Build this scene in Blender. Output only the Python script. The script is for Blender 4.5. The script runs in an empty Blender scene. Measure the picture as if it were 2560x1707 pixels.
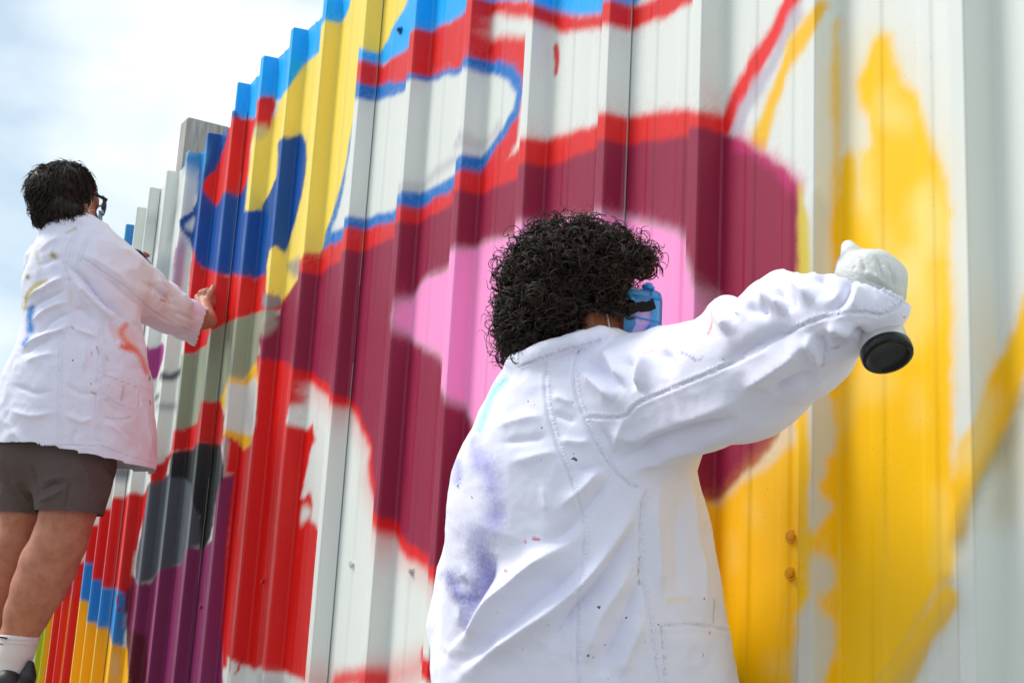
import bpy, bmesh, math, random
import numpy as np
from mathutils import Vector

rng = np.random.default_rng(7)
random.seed(7)
scene = bpy.context.scene
COL = scene.collection

# ------------------------------------------------------------------ camera
FPX = 3318.0                       # focal length in photo pixels (photo 2560 x 1707)
PITCH, ROLL, AZ = math.radians(12.563), math.radians(3.192), math.radians(30.257)
ZC = 0.92                          # lens height above the ground
D = 1.45                           # distance from the lens to the pans of the fence
RH = 0.047                         # rib height
CAM = np.array([0.0, 0.0, ZC])
_fw = np.array([-math.cos(AZ)*math.cos(PITCH), math.sin(AZ)*math.cos(PITCH), math.sin(PITCH)])
_r = np.cross(_fw, [0, 0, 1.0]); _r /= np.linalg.norm(_r)
_u = np.cross(_r, _fw)
CR = math.cos(ROLL)*_r + math.sin(ROLL)*_u
CU = -math.sin(ROLL)*_r + math.cos(ROLL)*_u
CF = _fw

cam_data = bpy.data.cameras.new("camera")
cam = bpy.data.objects.new("camera", cam_data)
COL.objects.link(cam)
from mathutils import Matrix
M3 = Matrix(((CR[0], CU[0], -CF[0]), (CR[1], CU[1], -CF[1]), (CR[2], CU[2], -CF[2])))
cam.matrix_world = Matrix.Translation(Vector(CAM)) @ M3.to_4x4()
cam_data.sensor_width = 36.0
cam_data.lens = FPX/2560*36.0
cam_data.clip_start = 0.02
cam_data.clip_end = 3000
cam_data.dof.use_dof = True
cam_data.dof.focus_distance = 2.35
cam_data.dof.aperture_fstop = 20.0
scene.camera = cam

# ------------------------------------------------------------------ sky, sun, exposure
SUN_EL, SUN_AZ = math.radians(50), math.radians(230)    # azimuth measured from +X, counter-clockwise
sdir = np.array([math.cos(SUN_EL)*math.cos(SUN_AZ), math.cos(SUN_EL)*math.sin(SUN_AZ), math.sin(SUN_EL)])
world = bpy.data.worlds.new("World"); scene.world = world; world.use_nodes = True
nt = world.node_tree; nt.nodes.clear()
def wn(t, **k):
    n = nt.nodes.new(t)
    for a, b in k.items(): setattr(n, a, b)
    return n
sky = wn('ShaderNodeTexSky', sky_type='NISHITA', sun_disc=False)
sky.sun_elevation = SUN_EL
sky.sun_rotation = math.pi/2 - SUN_AZ
sky.air_density = 1.0; sky.dust_density = 2.0; sky.ozone_density = 1.0
skm = wn('ShaderNodeVectorMath', operation='SCALE'); skm.inputs['Scale'].default_value = 0.11
nt.links.new(sky.outputs[0], skm.inputs[0])
tc = wn('ShaderNodeTexCoord')
mp = wn('ShaderNodeMapping'); mp.inputs['Scale'].default_value = (1.0, 1.0, 1.9); mp.inputs['Location'].default_value = (0.35, 0.12, 0.30)
nt.links.new(tc.outputs['Generated'], mp.inputs[0])
n1 = wn('ShaderNodeTexNoise'); n1.inputs['Scale'].default_value = 3.0; n1.inputs['Detail'].default_value = 6.0; n1.inputs['Roughness'].default_value = 0.48
nt.links.new(mp.outputs[0], n1.inputs['Vector'])
cr = wn('ShaderNodeValToRGB')
cr.color_ramp.elements[0].position = 0.43; cr.color_ramp.elements[0].color = (0.12, 0.12, 0.12, 1)
cr.color_ramp.elements[1].position = 0.65; cr.color_ramp.elements[1].color = (1, 1, 1, 1)
nt.links.new(n1.outputs['Fac'], cr.inputs[0])
mixc = wn('ShaderNodeMixRGB'); mixc.inputs['Color2'].default_value = (0.86, 0.89, 0.91, 1)
thin = wn('ShaderNodeMixRGB'); thin.inputs['Fac'].default_value = 0.62; thin.inputs['Color2'].default_value = (0.43, 0.575, 0.66, 1)   # thin high overcast veiling the blue
nt.links.new(skm.outputs[0], thin.inputs['Color1'])
nt.links.new(cr.outputs[0], mixc.inputs['Fac']); nt.links.new(thin.outputs[0], mixc.inputs['Color1'])
bg = wn('ShaderNodeBackground'); bg.inputs['Strength'].default_value = 0.78
nt.links.new(mixc.outputs[0], bg.inputs['Color'])
wo = wn('ShaderNodeOutputWorld'); nt.links.new(bg.outputs[0], wo.inputs[0])

sun_d = bpy.data.lights.new("sun", 'SUN'); sun_d.energy = 1.5; sun_d.angle = math.radians(18); sun_d.color = (1, 0.965, 0.92)
sun = bpy.data.objects.new("sun", sun_d); COL.objects.link(sun)
sun.rotation_euler = Vector(sdir).to_track_quat('Z', 'Y').to_euler()
sun.location = (0, 0, 12)
vs = scene.view_settings
vs.view_transform = 'Standard'; vs.look = 'None'; vs.exposure = 0.85; vs.gamma = 1.0; vs.use_curve_mapping = False
try:
    scene.cycles.use_denoising = True
    scene.cycles.max_bounces = 6; scene.cycles.transparent_max_bounces = 12
except Exception:
    pass

# ------------------------------------------------------------------ helpers
def ray(x, y):
    d = CF + CR*(x-1280)/FPX + CU*(853.5-y)/FPX
    return d
def at_y(x, y, Y=D):               # photo pixel -> point on the vertical plane Y
    d = ray(x, y); return CAM + d*(Y/d[1])
def at_d(x, y, depth):             # photo pixel -> point at a depth along the optical axis
    return CAM + ray(x, y)*depth
def proj(P):
    q = P - CAM
    z = q @ CF
    return np.stack([1280 + FPX*(q @ CR)/z, 853.5 - FPX*(q @ CU)/z], -1), z

def lin(c):
    c = np.array(c, float)/255.0
    return np.where(c <= 0.04045, c/12.92, ((c+0.055)/1.055)**2.4)

def mesh_obj(name, V, F, mat=None, parent=None, smooth=False):
    me = bpy.data.meshes.new(name)
    if isinstance(F, np.ndarray):
        n, k = F.shape
        me.vertices.add(len(V)); me.vertices.foreach_set('co', np.asarray(V, np.float32).ravel())
        me.loops.add(n*k); me.loops.foreach_set('vertex_index', F.astype(np.int32).ravel())
        me.polygons.add(n); me.polygons.foreach_set('loop_start', np.arange(0, n*k, k, dtype=np.int32))
        me.polygons.foreach_set('loop_total', np.full(n, k, np.int32))
        me.update(calc_edges=True)
    else:
        me.from_pydata([tuple(v) for v in V], [], F); me.update()
    if smooth: me.polygons.foreach_set('use_smooth', np.ones(len(me.polygons), bool))
    if mat: me.materials.append(mat)
    o = bpy.data.objects.new(name, me); COL.objects.link(o)
    if parent: o.parent = parent
    return o
def empty(name, label, cat, group=None):
    o = bpy.data.objects.new(name, None); COL.objects.link(o)
    o['label'] = label; o['category'] = cat
    if group: o['group'] = group
    return o
def vcol(o, C, name='paint'):
    a = o.data.color_attributes.new(name, 'FLOAT_COLOR', 'POINT')
    buf = np.ones((len(o.data.vertices), 4), np.float32); buf[:, :3] = C
    a.data.foreach_set('color', buf.ravel())

class NB:                          # tiny node builder
    def __init__(s, name, base=(0.5, 0.5, 0.5), rough=0.5, spec=0.5, metal=0.0):
        s.m = bpy.data.materials.new(name); s.m.use_nodes = True
        s.t = s.m.node_tree; s.b = s.t.nodes['Principled BSDF']
        s.b.inputs['Base Color'].default_value = (*base, 1)
        s.b.inputs['Roughness'].default_value = rough
        s.b.inputs['Specular IOR Level'].default_value = spec
        s.b.inputs['Metallic'].default_value = metal
    def n(s, t, **k):
        o = s.t.nodes.new(t)
        for a, b in k.items():
            if a in o.inputs: o.inputs[a].default_value = b
            else: setattr(o, a, b)
        return o
    def l(s, a, b): s.t.links.new(a, b)
    def noise(s, scale, detail=3, rough=0.5, vec=None, stretch=None, coord='Object'):
        n = s.n('ShaderNodeTexNoise'); n.inputs['Scale'].default_value = scale
        n.inputs['Detail'].default_value = detail; n.inputs['Roughness'].default_value = rough
        t = s.n('ShaderNodeTexCoord'); src = t.outputs[coord]
        if stretch:
            m = s.n('ShaderNodeMapping'); m.inputs['Scale'].default_value = stretch
            s.l(src, m.inputs[0]); src = m.outputs[0]
        s.l(src, n.inputs['Vector']); return n
    def bump(s, hgt, strength=0.2, dist=0.002, prev=None):
        b = s.n('ShaderNodeBump'); b.inputs['Strength'].default_value = strength; b.inputs['Distance'].default_value = dist
        s.l(hgt, b.inputs['Height'])
        if prev: s.l(prev.outputs[0], b.inputs['Normal'])
        s.l(b.outputs[0], s.b.inputs['Normal']); return b
    def mixcol(s, fac, c1, c2, mode='MIX'):
        m = s.n('ShaderNodeMixRGB', blend_type=mode)
        for k, v in (('Fac', fac), ('Color1', c1), ('Color2', c2)):
            if hasattr(v, 'is_output'): s.l(v, m.inputs[k])
            elif isinstance(v, (int, float)): m.inputs[k].default_value = v
            else: m.inputs[k].default_value = (*v, 1)
        return m
    def ramp(s, fac, p0, p1, c0=(0, 0, 0), c1=(1, 1, 1)):
        r = s.n('ShaderNodeValToRGB'); e = r.color_ramp.elements
        e[0].position = p0; e[1].position = p1; e[0].color = (*c0, 1); e[1].color = (*c1, 1)
        s.l(fac, r.inputs[0]); return r

# ------------------------------------------------------------------ ground
mg = NB('packed_gravel_ground', (0.2, 0.19, 0.17), 0.95)
ng = mg.noise(9, 6, 0.6); rg = mg.ramp(ng.outputs['Fac'], 0.3, 0.7, (0.13, 0.12, 0.105), (0.30, 0.285, 0.26))
mg.l(rg.outputs[0], mg.b.inputs['Base Color']); mg.bump(ng.outputs['Fac'], 0.6, 0.02)
g = mesh_obj('ground', [(-1500, -1500, 0), (1500, -1500, 0), (1500, 1500, 0), (-1500, 1500, 0)], [(0, 1, 2, 3)], mg.m)
g['kind'] = 'structure'

# ------------------------------------------------------------------ mural, traced in photo pixels, laid on the fence plane
def crop(x0, y0, s):
    return lambda pts: [(x0+a/s, y0+b/s) for a, b in pts]
def fenceco(pts, Y=D):
    out = []
    for x, y in pts:
        P = at_y(x, y, Y); out.append((P[0], P[2]))
    return np.array(out)
def smooth_poly(P, closed=True, n=5):
    m = len(P); out = []
    rngi = range(m) if closed else range(m-1)
    for i in rngi:
        if closed: p0, p1, p2, p3 = P[(i-1) % m], P[i], P[(i+1) % m], P[(i+2) % m]
        else: p0, p1, p2, p3 = P[max(i-1, 0)], P[i], P[i+1], P[min(i+2, m-1)]
        for k in range(n):
            t = k/n
            out.append(0.5*((2*p1)+(-p0+p2)*t+(2*p0-5*p1+4*p2-p3)*t*t+(-p0+3*p1-3*p2+p3)*t**3))
    if not closed: out.append(P[-1])
    return np.array(out)
def seg_dist(Q, P, closed=True):
    A = P; B = np.roll(P, -1, 0)
    if not closed: A, B = P[:-1], P[1:]
    d = np.full(len(Q), 1e9); ins = np.zeros(len(Q), bool)
    for a, b in zip(A, B):
        ab = b-a; L = ab@ab+1e-12
        qa = Q-a
        t = np.clip((qa@ab)/L, 0, 1)
        e = qa-t[:, None]*ab
        d = np.minimum(d, (e*e).sum(1))
        if closed:
            c = (a[1] > Q[:, 1]) != (b[1] > Q[:, 1])
            if c.any():
                xi = a[0]+(Q[:, 1]-a[1])*(b[0]-a[0])/(b[1]-a[1]+1e-15)
                ins ^= c & (Q[:, 0] < xi)
    d = np.sqrt(d)
    return np.where(ins, -d, d) if closed else d

RED, ORED = (228, 16, 18), (236, 36, 24)
MAROON, PINK = (148, 30, 66), (255, 156, 212)
SKYB, OUTB, DKB = (0, 176, 255), (20, 118, 200), (0, 78, 158)
PALEY, YEL = (254, 226, 100), (255, 198, 0)
WHT = (226, 230, 224)
SHAPES = []                         # (kind, pts, colour, softness m, alpha, smooth, width)
def poly(pts, c, soft=0.008, a=1.0, sm=True, Y=D): SHAPES.append(('p', fenceco(pts, Y), c, soft, a, sm, 0))
def stroke(pts, c, w, soft=0.008, a=1.0, Y=D): SHAPES.append(('s', fenceco(pts, Y), c, soft, a, True, w))
YF, YS = D-RH, D-RH*0.5

T1 = [(575, 294), (637, 300), (645, 253), (686, 249), (747, 229), (808, 192), (902, 180), (959, 163), (1024, 127), (1080, 84), (1165, 38), (1214, 11), (1320, 2), (1345, 8), (1383, 32), (1430, 43), (1505, 38), (1530, 10), (1575, 25), (1600, 0), (1700, -60), (1830, -150), (1960, -260)]
poly(T1 + [(2060, -420), (560, -400), (560, 200)], SKYB, 0.008, sm=False)
# big red ground of the lettering
poly([(890, 180), (959, 163), (1024, 127), (1080, 84), (1165, 38), (1214, 11), (1320, 2), (1345, 8), (1383, 32), (1430, 43), (1505, 38), (1564, 24), (1640, 0), (1730, -42), (1780, -60),
      (1735, 5), (1670, 35), (1610, 63), (1574, 80), (1505, 70), (1459, 76), (1417, 77), (1383, 65), (1345, 42), (1330, 100), (1332, 135), (1325, 172), (1314, 214), (1306, 233), (1302, 268), (1298, 291),
      (1291, 350), (1264, 404), (1299, 378), (1330, 368), (1367, 356), (1432, 337), (1494, 314), (1570, 302), (1651, 283), (1719, 274), (1760, 295), (1800, 306), (1812, 345),
      (1700, 420), (1300, 520), (1000, 640), (760, 770), (690, 775), (700, 740), (800, 600), (860, 400), (885, 240)], (226, 34, 30), 0.012, sm=False)
poly([(1230, 50), (1245, 44), (1276, 48), (1322, 50), (1350, 60), (1352, 92), (1324, 96), (1291, 88), (1253, 90), (1230, 94)], WHT, 0.018)
stroke([(1389, 118), (1392, 150), (1389, 184)], RED, 0.007, 0.006, 0.95)
# red wedge + lavender-grey paint stroke + yellow line
poly([(1798, 330), (1808, 298), (1846, 214), (1876, 161), (1915, 88), (1953, 19), (1990, -45), (2040, -60), (2001, 0), (1987, 23), (1961, 73), (1930, 130), (1876, 226), (1850, 268), (1823, 335)], (236, 36, 36), 0.012, sm=False)
poly([(1830, 335), (1850, 272), (1876, 230), (1930, 136), (1961, 78), (2001, 8), (2001, 46), (1972, 100), (1953, 142), (1915, 214), (1876, 279), (1852, 335)], (186, 180, 196), 0.012, 0.85, sm=False)
poly([(1882, 362), (1899, 302), (1922, 237), (1953, 161), (1972, 119), (2001, 73), (2045, 5), (2065, 20), (2035, 70), (2001, 130), (1972, 184), (1953, 230), (1930, 291), (1909, 378)], (246, 192, 40), 0.012, sm=False)
# blue outlined white loop
poly([(892, 220), (935, 222), (1016, 204), (1073, 195), (1157, 168), (1214, 160), (1253, 155), (1283, 168), (1302, 200), (1306, 233), (1299, 270), (1290, 293), (1268, 329), (1237, 375), (1199, 425), (1130, 471), (1046, 517), (984, 548), (918, 570), (860, 590), (800, 628), (815, 560), (840, 480), (860, 360), (880, 270)], OUTB, 0.010, sm=False)
poly([(893, 261), (935, 260), (1012, 233), (1073, 208), (1153, 188), (1214, 188), (1253, 193), (1276, 210), (1288, 237), (1281, 272), (1264, 306), (1230, 356), (1199, 394), (1130, 440), (1046, 482), (984, 521), (918, 543), (865, 560), (833, 576), (853, 510), (873, 388), (889, 290)], WHT, 0.010, sm=False)
stroke([(1000, 500), (1050, 470), (1115, 413), (1199, 367), (1245, 325)], (175, 168, 176), 0.016, 0.02, 0.55)
stroke([(1140, 360), (1195, 352)], (160, 158, 162), 0.014, 0.016, 0.6)
# pale yellow swoosh
poly([(886, -8), (869, 37), (851, 61), (802, 127), (755, 176), (710, 237), (686, 294), (665, 318), (641, 322), (633, 335), (614, 528), (653, 527), (690, 600), (668, 625), (662, 735), (690, 750), (702, 758), (744, 700), (775, 665), (792, 642), (806, 620),
      (812, 584), (833, 530), (849, 469), (865, 388), (875, 327), (888, 269), (897, 190), (903, 141), (931, 122), (947, 127), (967, 102), (988, 61), (1012, 12), (1032, -40), (905, -60)], PALEY, 0.009, sm=False)
# dark blue body and its tongue
poly([(500, 379), (508, 330), (512, 300), (560, 240), (600, 300), (620, 450), (612, 530), (653, 527), (694, 438), (702, 430), (740, 500), (690, 610), (672, 622), (664, 690), (636, 699), (596, 690), (535, 686), (517, 676), (483, 655), (481, 625), (476, 600), (462, 585), (452, 570), (449, 552), (455, 545), (483, 527), (492, 503), (497, 470), (498, 420)], DKB, 0.008, sm=False)
poly([(700, 352), (739, 347), (751, 337), (763, 359), (764, 408), (756, 469), (743, 531), (727, 592), (714, 628), (690, 612), (678, 606), (685, 500), (692, 438), (697, 390)], DKB, 0.010)
poly([(462, 566), (475, 552), (486, 545), (482, 570), (478, 578)], WHT, 0.015, 0.9)
# red flame
poly([(508, 466), (518, 445), (538, 430), (555, 389), (566, 351), (573, 313), (578, 294), (637, 300), (645, 253), (684, 247), (682, 286), (671, 322), (641, 318), (628, 359), (622, 427), (614, 463), (596, 489), (583, 479), (561, 476), (550, 501), (543, 512), (530, 499), (517, 484)], (226, 28, 22), 0.012)
poly([(640, 317), (668, 318), (664, 340), (636, 345)], (206, 196, 150), 0.02, 0.8)
# light blue tip on the pale rib
poly([(452, 384), (520, 370), (508, 425), (462, 416)], (40, 140, 200), 0.05)
stroke([(504, 400), (496, 470)], (40, 120, 190), 0.03, 0.03)
# red under the blue
poly([(483, 626), (478, 660), (471, 742), (459, 885), (485, 886), (516, 864), (527, 828), (556, 820), (584, 810), (590, 797), (627, 791), (655, 778), (690, 772), (704, 765), (695, 752), (664, 735), (664, 690), (636, 699), (596, 690), (535, 686), (517, 676), (490, 655)], (222, 26, 22), 0.010, sm=False)
poly([(660, 738), (698, 748), (702, 760), (662, 766)], (150, 146, 148), 0.012)
poly([(722, 662), (775, 640), (770, 668), (742, 690)], (150, 146, 150), 0.02, 0.85)
# grey-green
poly([(459, 885), (486, 886), (516, 864), (527, 828), (590, 800), (655, 780), (690, 782), (700, 800), (657, 822), (650, 836), (645, 900), (627, 925), (608, 949), (572, 945), (566, 975), (553, 1005), (537, 1006), (503, 1008), (500, 1060), (475, 1072), (436, 1078), (445, 980), (454, 890)], (158, 168, 142), 0.008, sm=False)
# yellow ring with white heart
poly([(551, 1010), (556, 992), (572, 949), (575, 942), (608, 954), (622, 930), (641, 911), (650, 958), (640, 1062), (626, 1114), (610, 1126), (589, 1100), (558, 1091), (556, 1067), (562, 1029)], YEL, 0.012)
poly([(573, 961), (612, 966), (640, 949), (642, 1053), (629, 1086), (608, 1081), (560, 1065), (563, 1025)], WHT, 0.012)
# purple, slate, black at the lower left
poly([(587, 1186), (556, 1193), (540, 1229), (535, 1312), (530, 1348), (504, 1373), (466, 1366), (455, 1409), (401, 1415), (391, 1435), (378, 1461), (345, 1456), (330, 1440), (308, 1470), (318, 1560), (316, 1900), (556, 1900), (556, 1640), (567, 1360), (580, 1257)], (132, 38, 92), 0.010, sm=False)
poly([(318, 1570), (345, 1585), (366, 1592), (368, 1900), (316, 1900)], (98, 14, 42), 0.012, sm=False)
poly([(312, 1460), (330, 1450), (340, 1480), (330, 1560), (316, 1560)], (112, 18, 50), 0.025)
poly([(373, 1209), (412, 1193), (427, 1186), (463, 1191), (479, 1209), (494, 1271), (502, 1307), (499, 1358), (466, 1366), (453, 1410), (401, 1417), (386, 1440), (345, 1456), (340, 1415), (355, 1322), (360, 1260)], (84, 90, 98), 0.010)
poly([(427, 1134), (437, 1132), (481, 1121), (491, 1106), (551, 1106), (556, 1150), (560, 1183), (540, 1235), (532, 1312), (524, 1348), (504, 1376), (499, 1363), (502, 1337), (499, 1291), (484, 1260), (479, 1209), (463, 1193), (422, 1188)], (30, 35, 37), 0.008, sm=False)
poly([(435, 1078), (463, 1075), (494, 1060), (502, 1008), (551, 1005), (562, 1040), (558, 1070), (553, 1106), (491, 1103), (484, 1119), (430, 1126), (412, 1193), (378, 1204), (372, 1165), (407, 1157), (427, 1132)], (208, 18, 16), 0.010, sm=False)
poly([(257, 1273), (275, 1260), (299, 1260), (322, 1235), (355, 1237), (368, 1229), (360, 1286), (350, 1327), (335, 1394), (329, 1456), (309, 1482), (280, 1471), (255, 1466), (224, 1443), (208, 1420), (190, 1394), (150, 1360), (226, 1300)], (214, 20, 16), 0.012, sm=False)
poly([(190, 1394), (208, 1420), (224, 1443), (257, 1466), (280, 1471), (309, 1487), (311, 1543), (306, 1615), (280, 1613), (270, 1574), (237, 1569), (226, 1559), (208, 1543), (196, 1518), (178, 1484)], (36, 132, 206), 0.012, sm=False)
poly([(178, 1484), (196, 1518), (208, 1543), (226, 1559), (237, 1569), (270, 1574), (280, 1613), (308, 1617), (319, 1625), (318, 1900), (140, 1900), (150, 1707), (165, 1600)], (248, 180, 4), 0.012, sm=False)
poly([(283, 1640), (297, 1650), (292, 1690), (280, 1690)], (226, 200, 150), 0.04, 0.8)
poly([(190, 1300), (183, 1420), (177, 1450), (149, 1715), (125, 1900), (80, 1900), (105, 1715), (131, 1507), (160, 1400)], (216, 34, 12), 0.006, sm=False)
poly([(131, 1507), (105, 1715), (88, 1900), (70, 1900), (90, 1715), (112, 1540), (135, 1400), (160, 1300)], (232, 200, 0), 0.006, sm=False)
poly([(112, 1540), (90, 1715), (70, 1900), (-60, 1900), (-40, 1640), (60, 1400), (135, 1400)], (158, 186, 18), 0.006, sm=False)
stroke([(292, 1490), (294, 1510), (301, 1530), (300, 1560), (294, 1578)], (150, 12, 50), 0.012, 0.004)
# pale stretch: grey smudges and a magenta patch
poly([(360, 872), (385, 874), (409, 862), (405, 900), (395, 935), (385, 946), (365, 940)], (164, 56, 128), 0.010)
stroke([(403, 938), (428, 943), (450, 928)], (96, 98, 104), 0.022, 0.015)
stroke([(392, 1015), (445, 1016)], (150, 152, 158), 0.02, 0.02, 0.8)
stroke([(390, 995), (396, 990)], (110, 112, 118), 0.02, 0.015)
poly([(388, 660), (440, 655), (436, 760), (378, 780)], (172, 184, 188), 0.06, 0.7)
stroke([(443, 517), (434, 545), (425, 590)], (160, 166, 168), 0.05, 0.05, 0.6)
stroke([(394, 555), (392, 610)], (160, 166, 168), 0.05, 0.05, 0.6)
poly([(441, 620), (462, 616), (452, 720), (432, 780)], (176, 110, 160), 0.04, 0.7)
stroke([(440, 625), (428, 740)], (168, 80, 140), 0.012, 0.008)
stroke([(300, 1190), (320, 1180)], (120, 124, 130), 0.06, 0.03)
poly([(298, 540), (334, 548), (326, 650), (290, 650)], (56, 146, 204), 0.01, sm=False)
# red block below the maroon
poly([(645, 893), (688, 890), (730, 898), (778, 924), (768, 940), (763, 1006), (750, 1060), (766, 1075), (783, 1064), (787, 1100), (773, 1133), (766, 1180), (750, 1246), (760, 1250), (775, 1236), (782, 1262), (776, 1300), (790, 1312), (796, 1330), (798, 1349), (794, 1399), (787, 1470), (777, 1534), (775, 1594), (764, 1661), (773, 1672), (769, 1700), (755, 1690), (709, 1676), (663, 1665), (634, 1672), (599, 1650), (570, 1642), (566, 1668), (556, 1668), (556, 1576), (567, 1363), (578, 1257), (588, 1185), (565, 1180), (560, 1133), (556, 1092), (589, 1100), (610, 1126), (626, 1114), (640, 1062), (645, 958)], (220, 18, 14), 0.011, sm=False)
poly([(757, 1275), (768, 1268), (776, 1280), (766, 1298), (754, 1300)], WHT, 0.02)
poly([(560, 1100), (572, 1110), (566, 1170), (560, 1180)], (190, 186, 184), 0.012, 0.8)
stroke([(604, 1645), (597, 1670), (586, 1690), (582, 1720)], (200, 10, 18), 0.010, 0.004)
stroke([(577, 1640), (574, 1690)], (190, 20, 24), 0.005, 0.003)
poly([(650, 1676), (700, 1690), (705, 1760), (650, 1750)], (176, 174, 176), 0.03, 0.7)
# maroon petal with red rim
RIM = [(773, 928), (825, 965), (867, 989), (881, 1003), (910, 1041), (928, 1088), (936, 1121), (934, 1190), (957, 1253), (985, 1300), (1018, 1358), (1064, 1383), (1110, 1413), (1160, 1440), (1240, 1470)]
stroke(RIM, RED, 0.10, 0.06, 0.42)
stroke(RIM, RED, 0.046, 0.016)
poly([(650, 836), (660, 812), (697, 789), (707, 765), (744, 701), (792, 692), (858, 652), (918, 627), (984, 596), (1043, 563), (1130, 517), (1191, 494), (1291, 452), (1360, 425), (1490, 379), (1570, 367), (1719, 346), (1800, 340), (1850, 356), (1900, 383), (1953, 421), (1999, 471), (2003, 640), (2003, 760), (2002, 950), (1996, 1003), (1921, 1116), (1854, 1188), (1793, 1250), (1700, 1300), (1500, 1410), (1300, 1450), (1150, 1425), (1110, 1406), (1064, 1376), (1018, 1348), (985, 1292), (957, 1243), (934, 1178), (932, 1113), (922, 1078), (903, 1030), (878, 994), (825, 957), (773, 922), (730, 900), (688, 895), (650, 893)], MAROON, 0.009, sm=False)
stroke([(1850, 356), (1900, 383), (1953, 421), (1999, 471)], (226, 50, 130), 0.022, 0.014, 0.45)
poly([(651, 800), (690, 792), (690, 822), (650, 836)], (176, 176, 160), 0.02, 0.75)
# pink heart of the petal
PK = [(1100, 688), (1119, 675), (1176, 637), (1227, 616), (1282, 599), (1387, 566), (1451, 553), (1559, 556), (1623, 572), (1674, 589), (1716, 616), (1756, 660), (1778, 723), (1785, 771), (1780, 850), (1740, 930), (1600, 1010), (1450, 1090), (1300, 1120), (1220, 1090), (1187, 1052), (1148, 970), (1104, 886), (1061, 855), (1030, 832), (1024, 803), (1034, 752), (1063, 709)]
SHAPES.append(('s', np.vstack([fenceco(PK), fenceco(PK[:1])]), (240, 196, 216), 0.016, 0.6, True, 0.02))
poly(PK, PINK, 0.009)
# lower red strokes
stroke([(840, 1702), (893, 1694), (960, 1700)], RED, 0.04, 0.02, 0.9)
stroke([(930, 1705), (1000, 1685), (1056, 1660)], RED, 0.05, 0.05, 0.55)
stroke([(1066, 1634), (1085, 1656), (1115, 1676), (1180, 1700)], RED, 0.038, 0.012)
stroke([(765, 1680), (800, 1690), (830, 1705)], RED, 0.04, 0.05, 0.4)
# bright yellow fields at the right
poly([(1600, 1330), (1700, 1290), (1777, 1262), (1798, 1268), (1854, 1209), (1916, 1178), (1957, 1138), (1995, 1106), (2040, 1040), (2065, 1010), (2072, 1300), (2060, 1480), (2030, 1560), (2005, 1900), (1500, 1900)], (255, 197, 0), 0.014, sm=False)
poly([(1798, 1262), (1854, 1203), (1916, 1172), (1957, 1132), (1995, 1090), (1995, 1010), (1921, 1122)], (240, 190, 60), 0.03, 0.45, sm=False)
poly([(2090, 120), (2200, 60), (2330, 240), (2372, 440), (2372, 900), (2080, 900)], (252, 204, 40), 0.06, 0.24, sm=False)
poly([(2206, 84), (2225, 96), (2232, 153), (2248, 214), (2294, 241), (2309, 298), (2336, 398), (2366, 452), (2367, 500), (2376, 900), (2386, 1340), (2378, 1440), (2366, 1452), (2318, 1525), (2266, 1626), (2199, 1710), (2120, 1900), (1990, 1900), (2045, 1707), (2060, 1400), (2060, 900), (2085, 700), (2075, 560), (2088, 505), (2102, 478), (2104, 402), (2121, 382), (2136, 402), (2144, 478), (2152, 497), (2156, 383), (2183, 367), (2183, 283), (2152, 260), (2144, 207), (2167, 153), (2186, 107)], (255, 199, 0), 0.014, sm=False)
for pts, w, a in (([(2210, 250), (2216, 285)], .02, .6), ([(2245, 296), (2262, 302)], .02, .6), ([(2168, 395), (2166, 500)], .022, .6), ([(2318, 490), (2330, 560), (2334, 600)], .03, .6),
                  ([(2160, 505), (2190, 570), (2212, 615)], .025, .5), ([(2308, 520), (2322, 600), (2285, 665), (2268, 705)], .045, .62), ([(2255, 690), (2300, 720), (2290, 800), (2270, 830)], .05, .62),
                  ([(2140, 960), (2112, 1040)], .018, .4), ([(2205, 900), (2212, 960)], .03, .4), ([(2165, 930), (2172, 975)], .02, .45), ([(2290, 985), (2300, 1040)], .015, .35), ([(2362, 1250), (2366, 1400)], .025, .4), ([(1880, 1270), (1890, 1290)], .012, .35), ([(1832, 1360), (1840, 1400)], .012, .35), ([(1935, 1670), (1960, 1680)], .02, .4)):
    stroke(pts, (246, 232, 150), w, 0.030, a*0.68)
stroke([(2088, 60), (2090, 480)], (250, 200, 20), 0.010, 0.012, 0.75)
poly([(1994, 985), (2029, 978), (2027, 1400), (2022, 1480), (2006, 1530), (1994, 1570)], (255, 203, 0), 0.008, sm=False)
poly([(2000, 468), (2008, 515), (2020, 560), (2027, 620), (2031, 680), (2030, 790), (2003, 790), (2001, 640)], (214, 190, 62), 0.008)
W2 = (214, 212, 200)
Jc = crop(1700, 900, 1.943)
poly([(2030, 500), (2066, 520), (2058, 640), (2060, 700), (2034, 720)], W2, 0.016)
poly(Jc([(638, 170), (728, 185), (736, 420), (705, 480), (708, 540), (668, 600), (690, 680), (730, 715), (640, 800), (634, 500)]), W2, 0.011)
poly(Jc([(645, 962), (695, 962), (735, 1020), (730, 1085), (650, 1130), (638, 1100)]), W2, 0.014)
poly(Jc([(572, 1300), (600, 1215), (640, 1140), (662, 1190), (690, 1250), (735, 1290), (732, 1440), (690, 1568), (672, 1800), (560, 1800)]), W2, 0.012)
poly([(2392, 1126), (2431, 1070), (2462, 993), (2500, 900), (2560, 770), (2640, 600), (2660, 780), (2575, 900), (2523, 1054), (2441, 1209), (2400, 1330), (2380, 1340)], (255, 196, 0), 0.010, sm=False)
stroke([(2600, 900), (2560, 985), (2523, 1085), (2445, 1220), (2398, 1348)], (150, 146, 120), 0.012, 0.018, 0.6)
stroke([(2508, 1150), (2506, 1260)], (196, 170, 90), 0.03, 0.05, 0.5)
stroke([(2412, 1140), (2440, 1090), (2470, 1010)], (236, 226, 180), 0.015, 0.03, 0.6)
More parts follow.
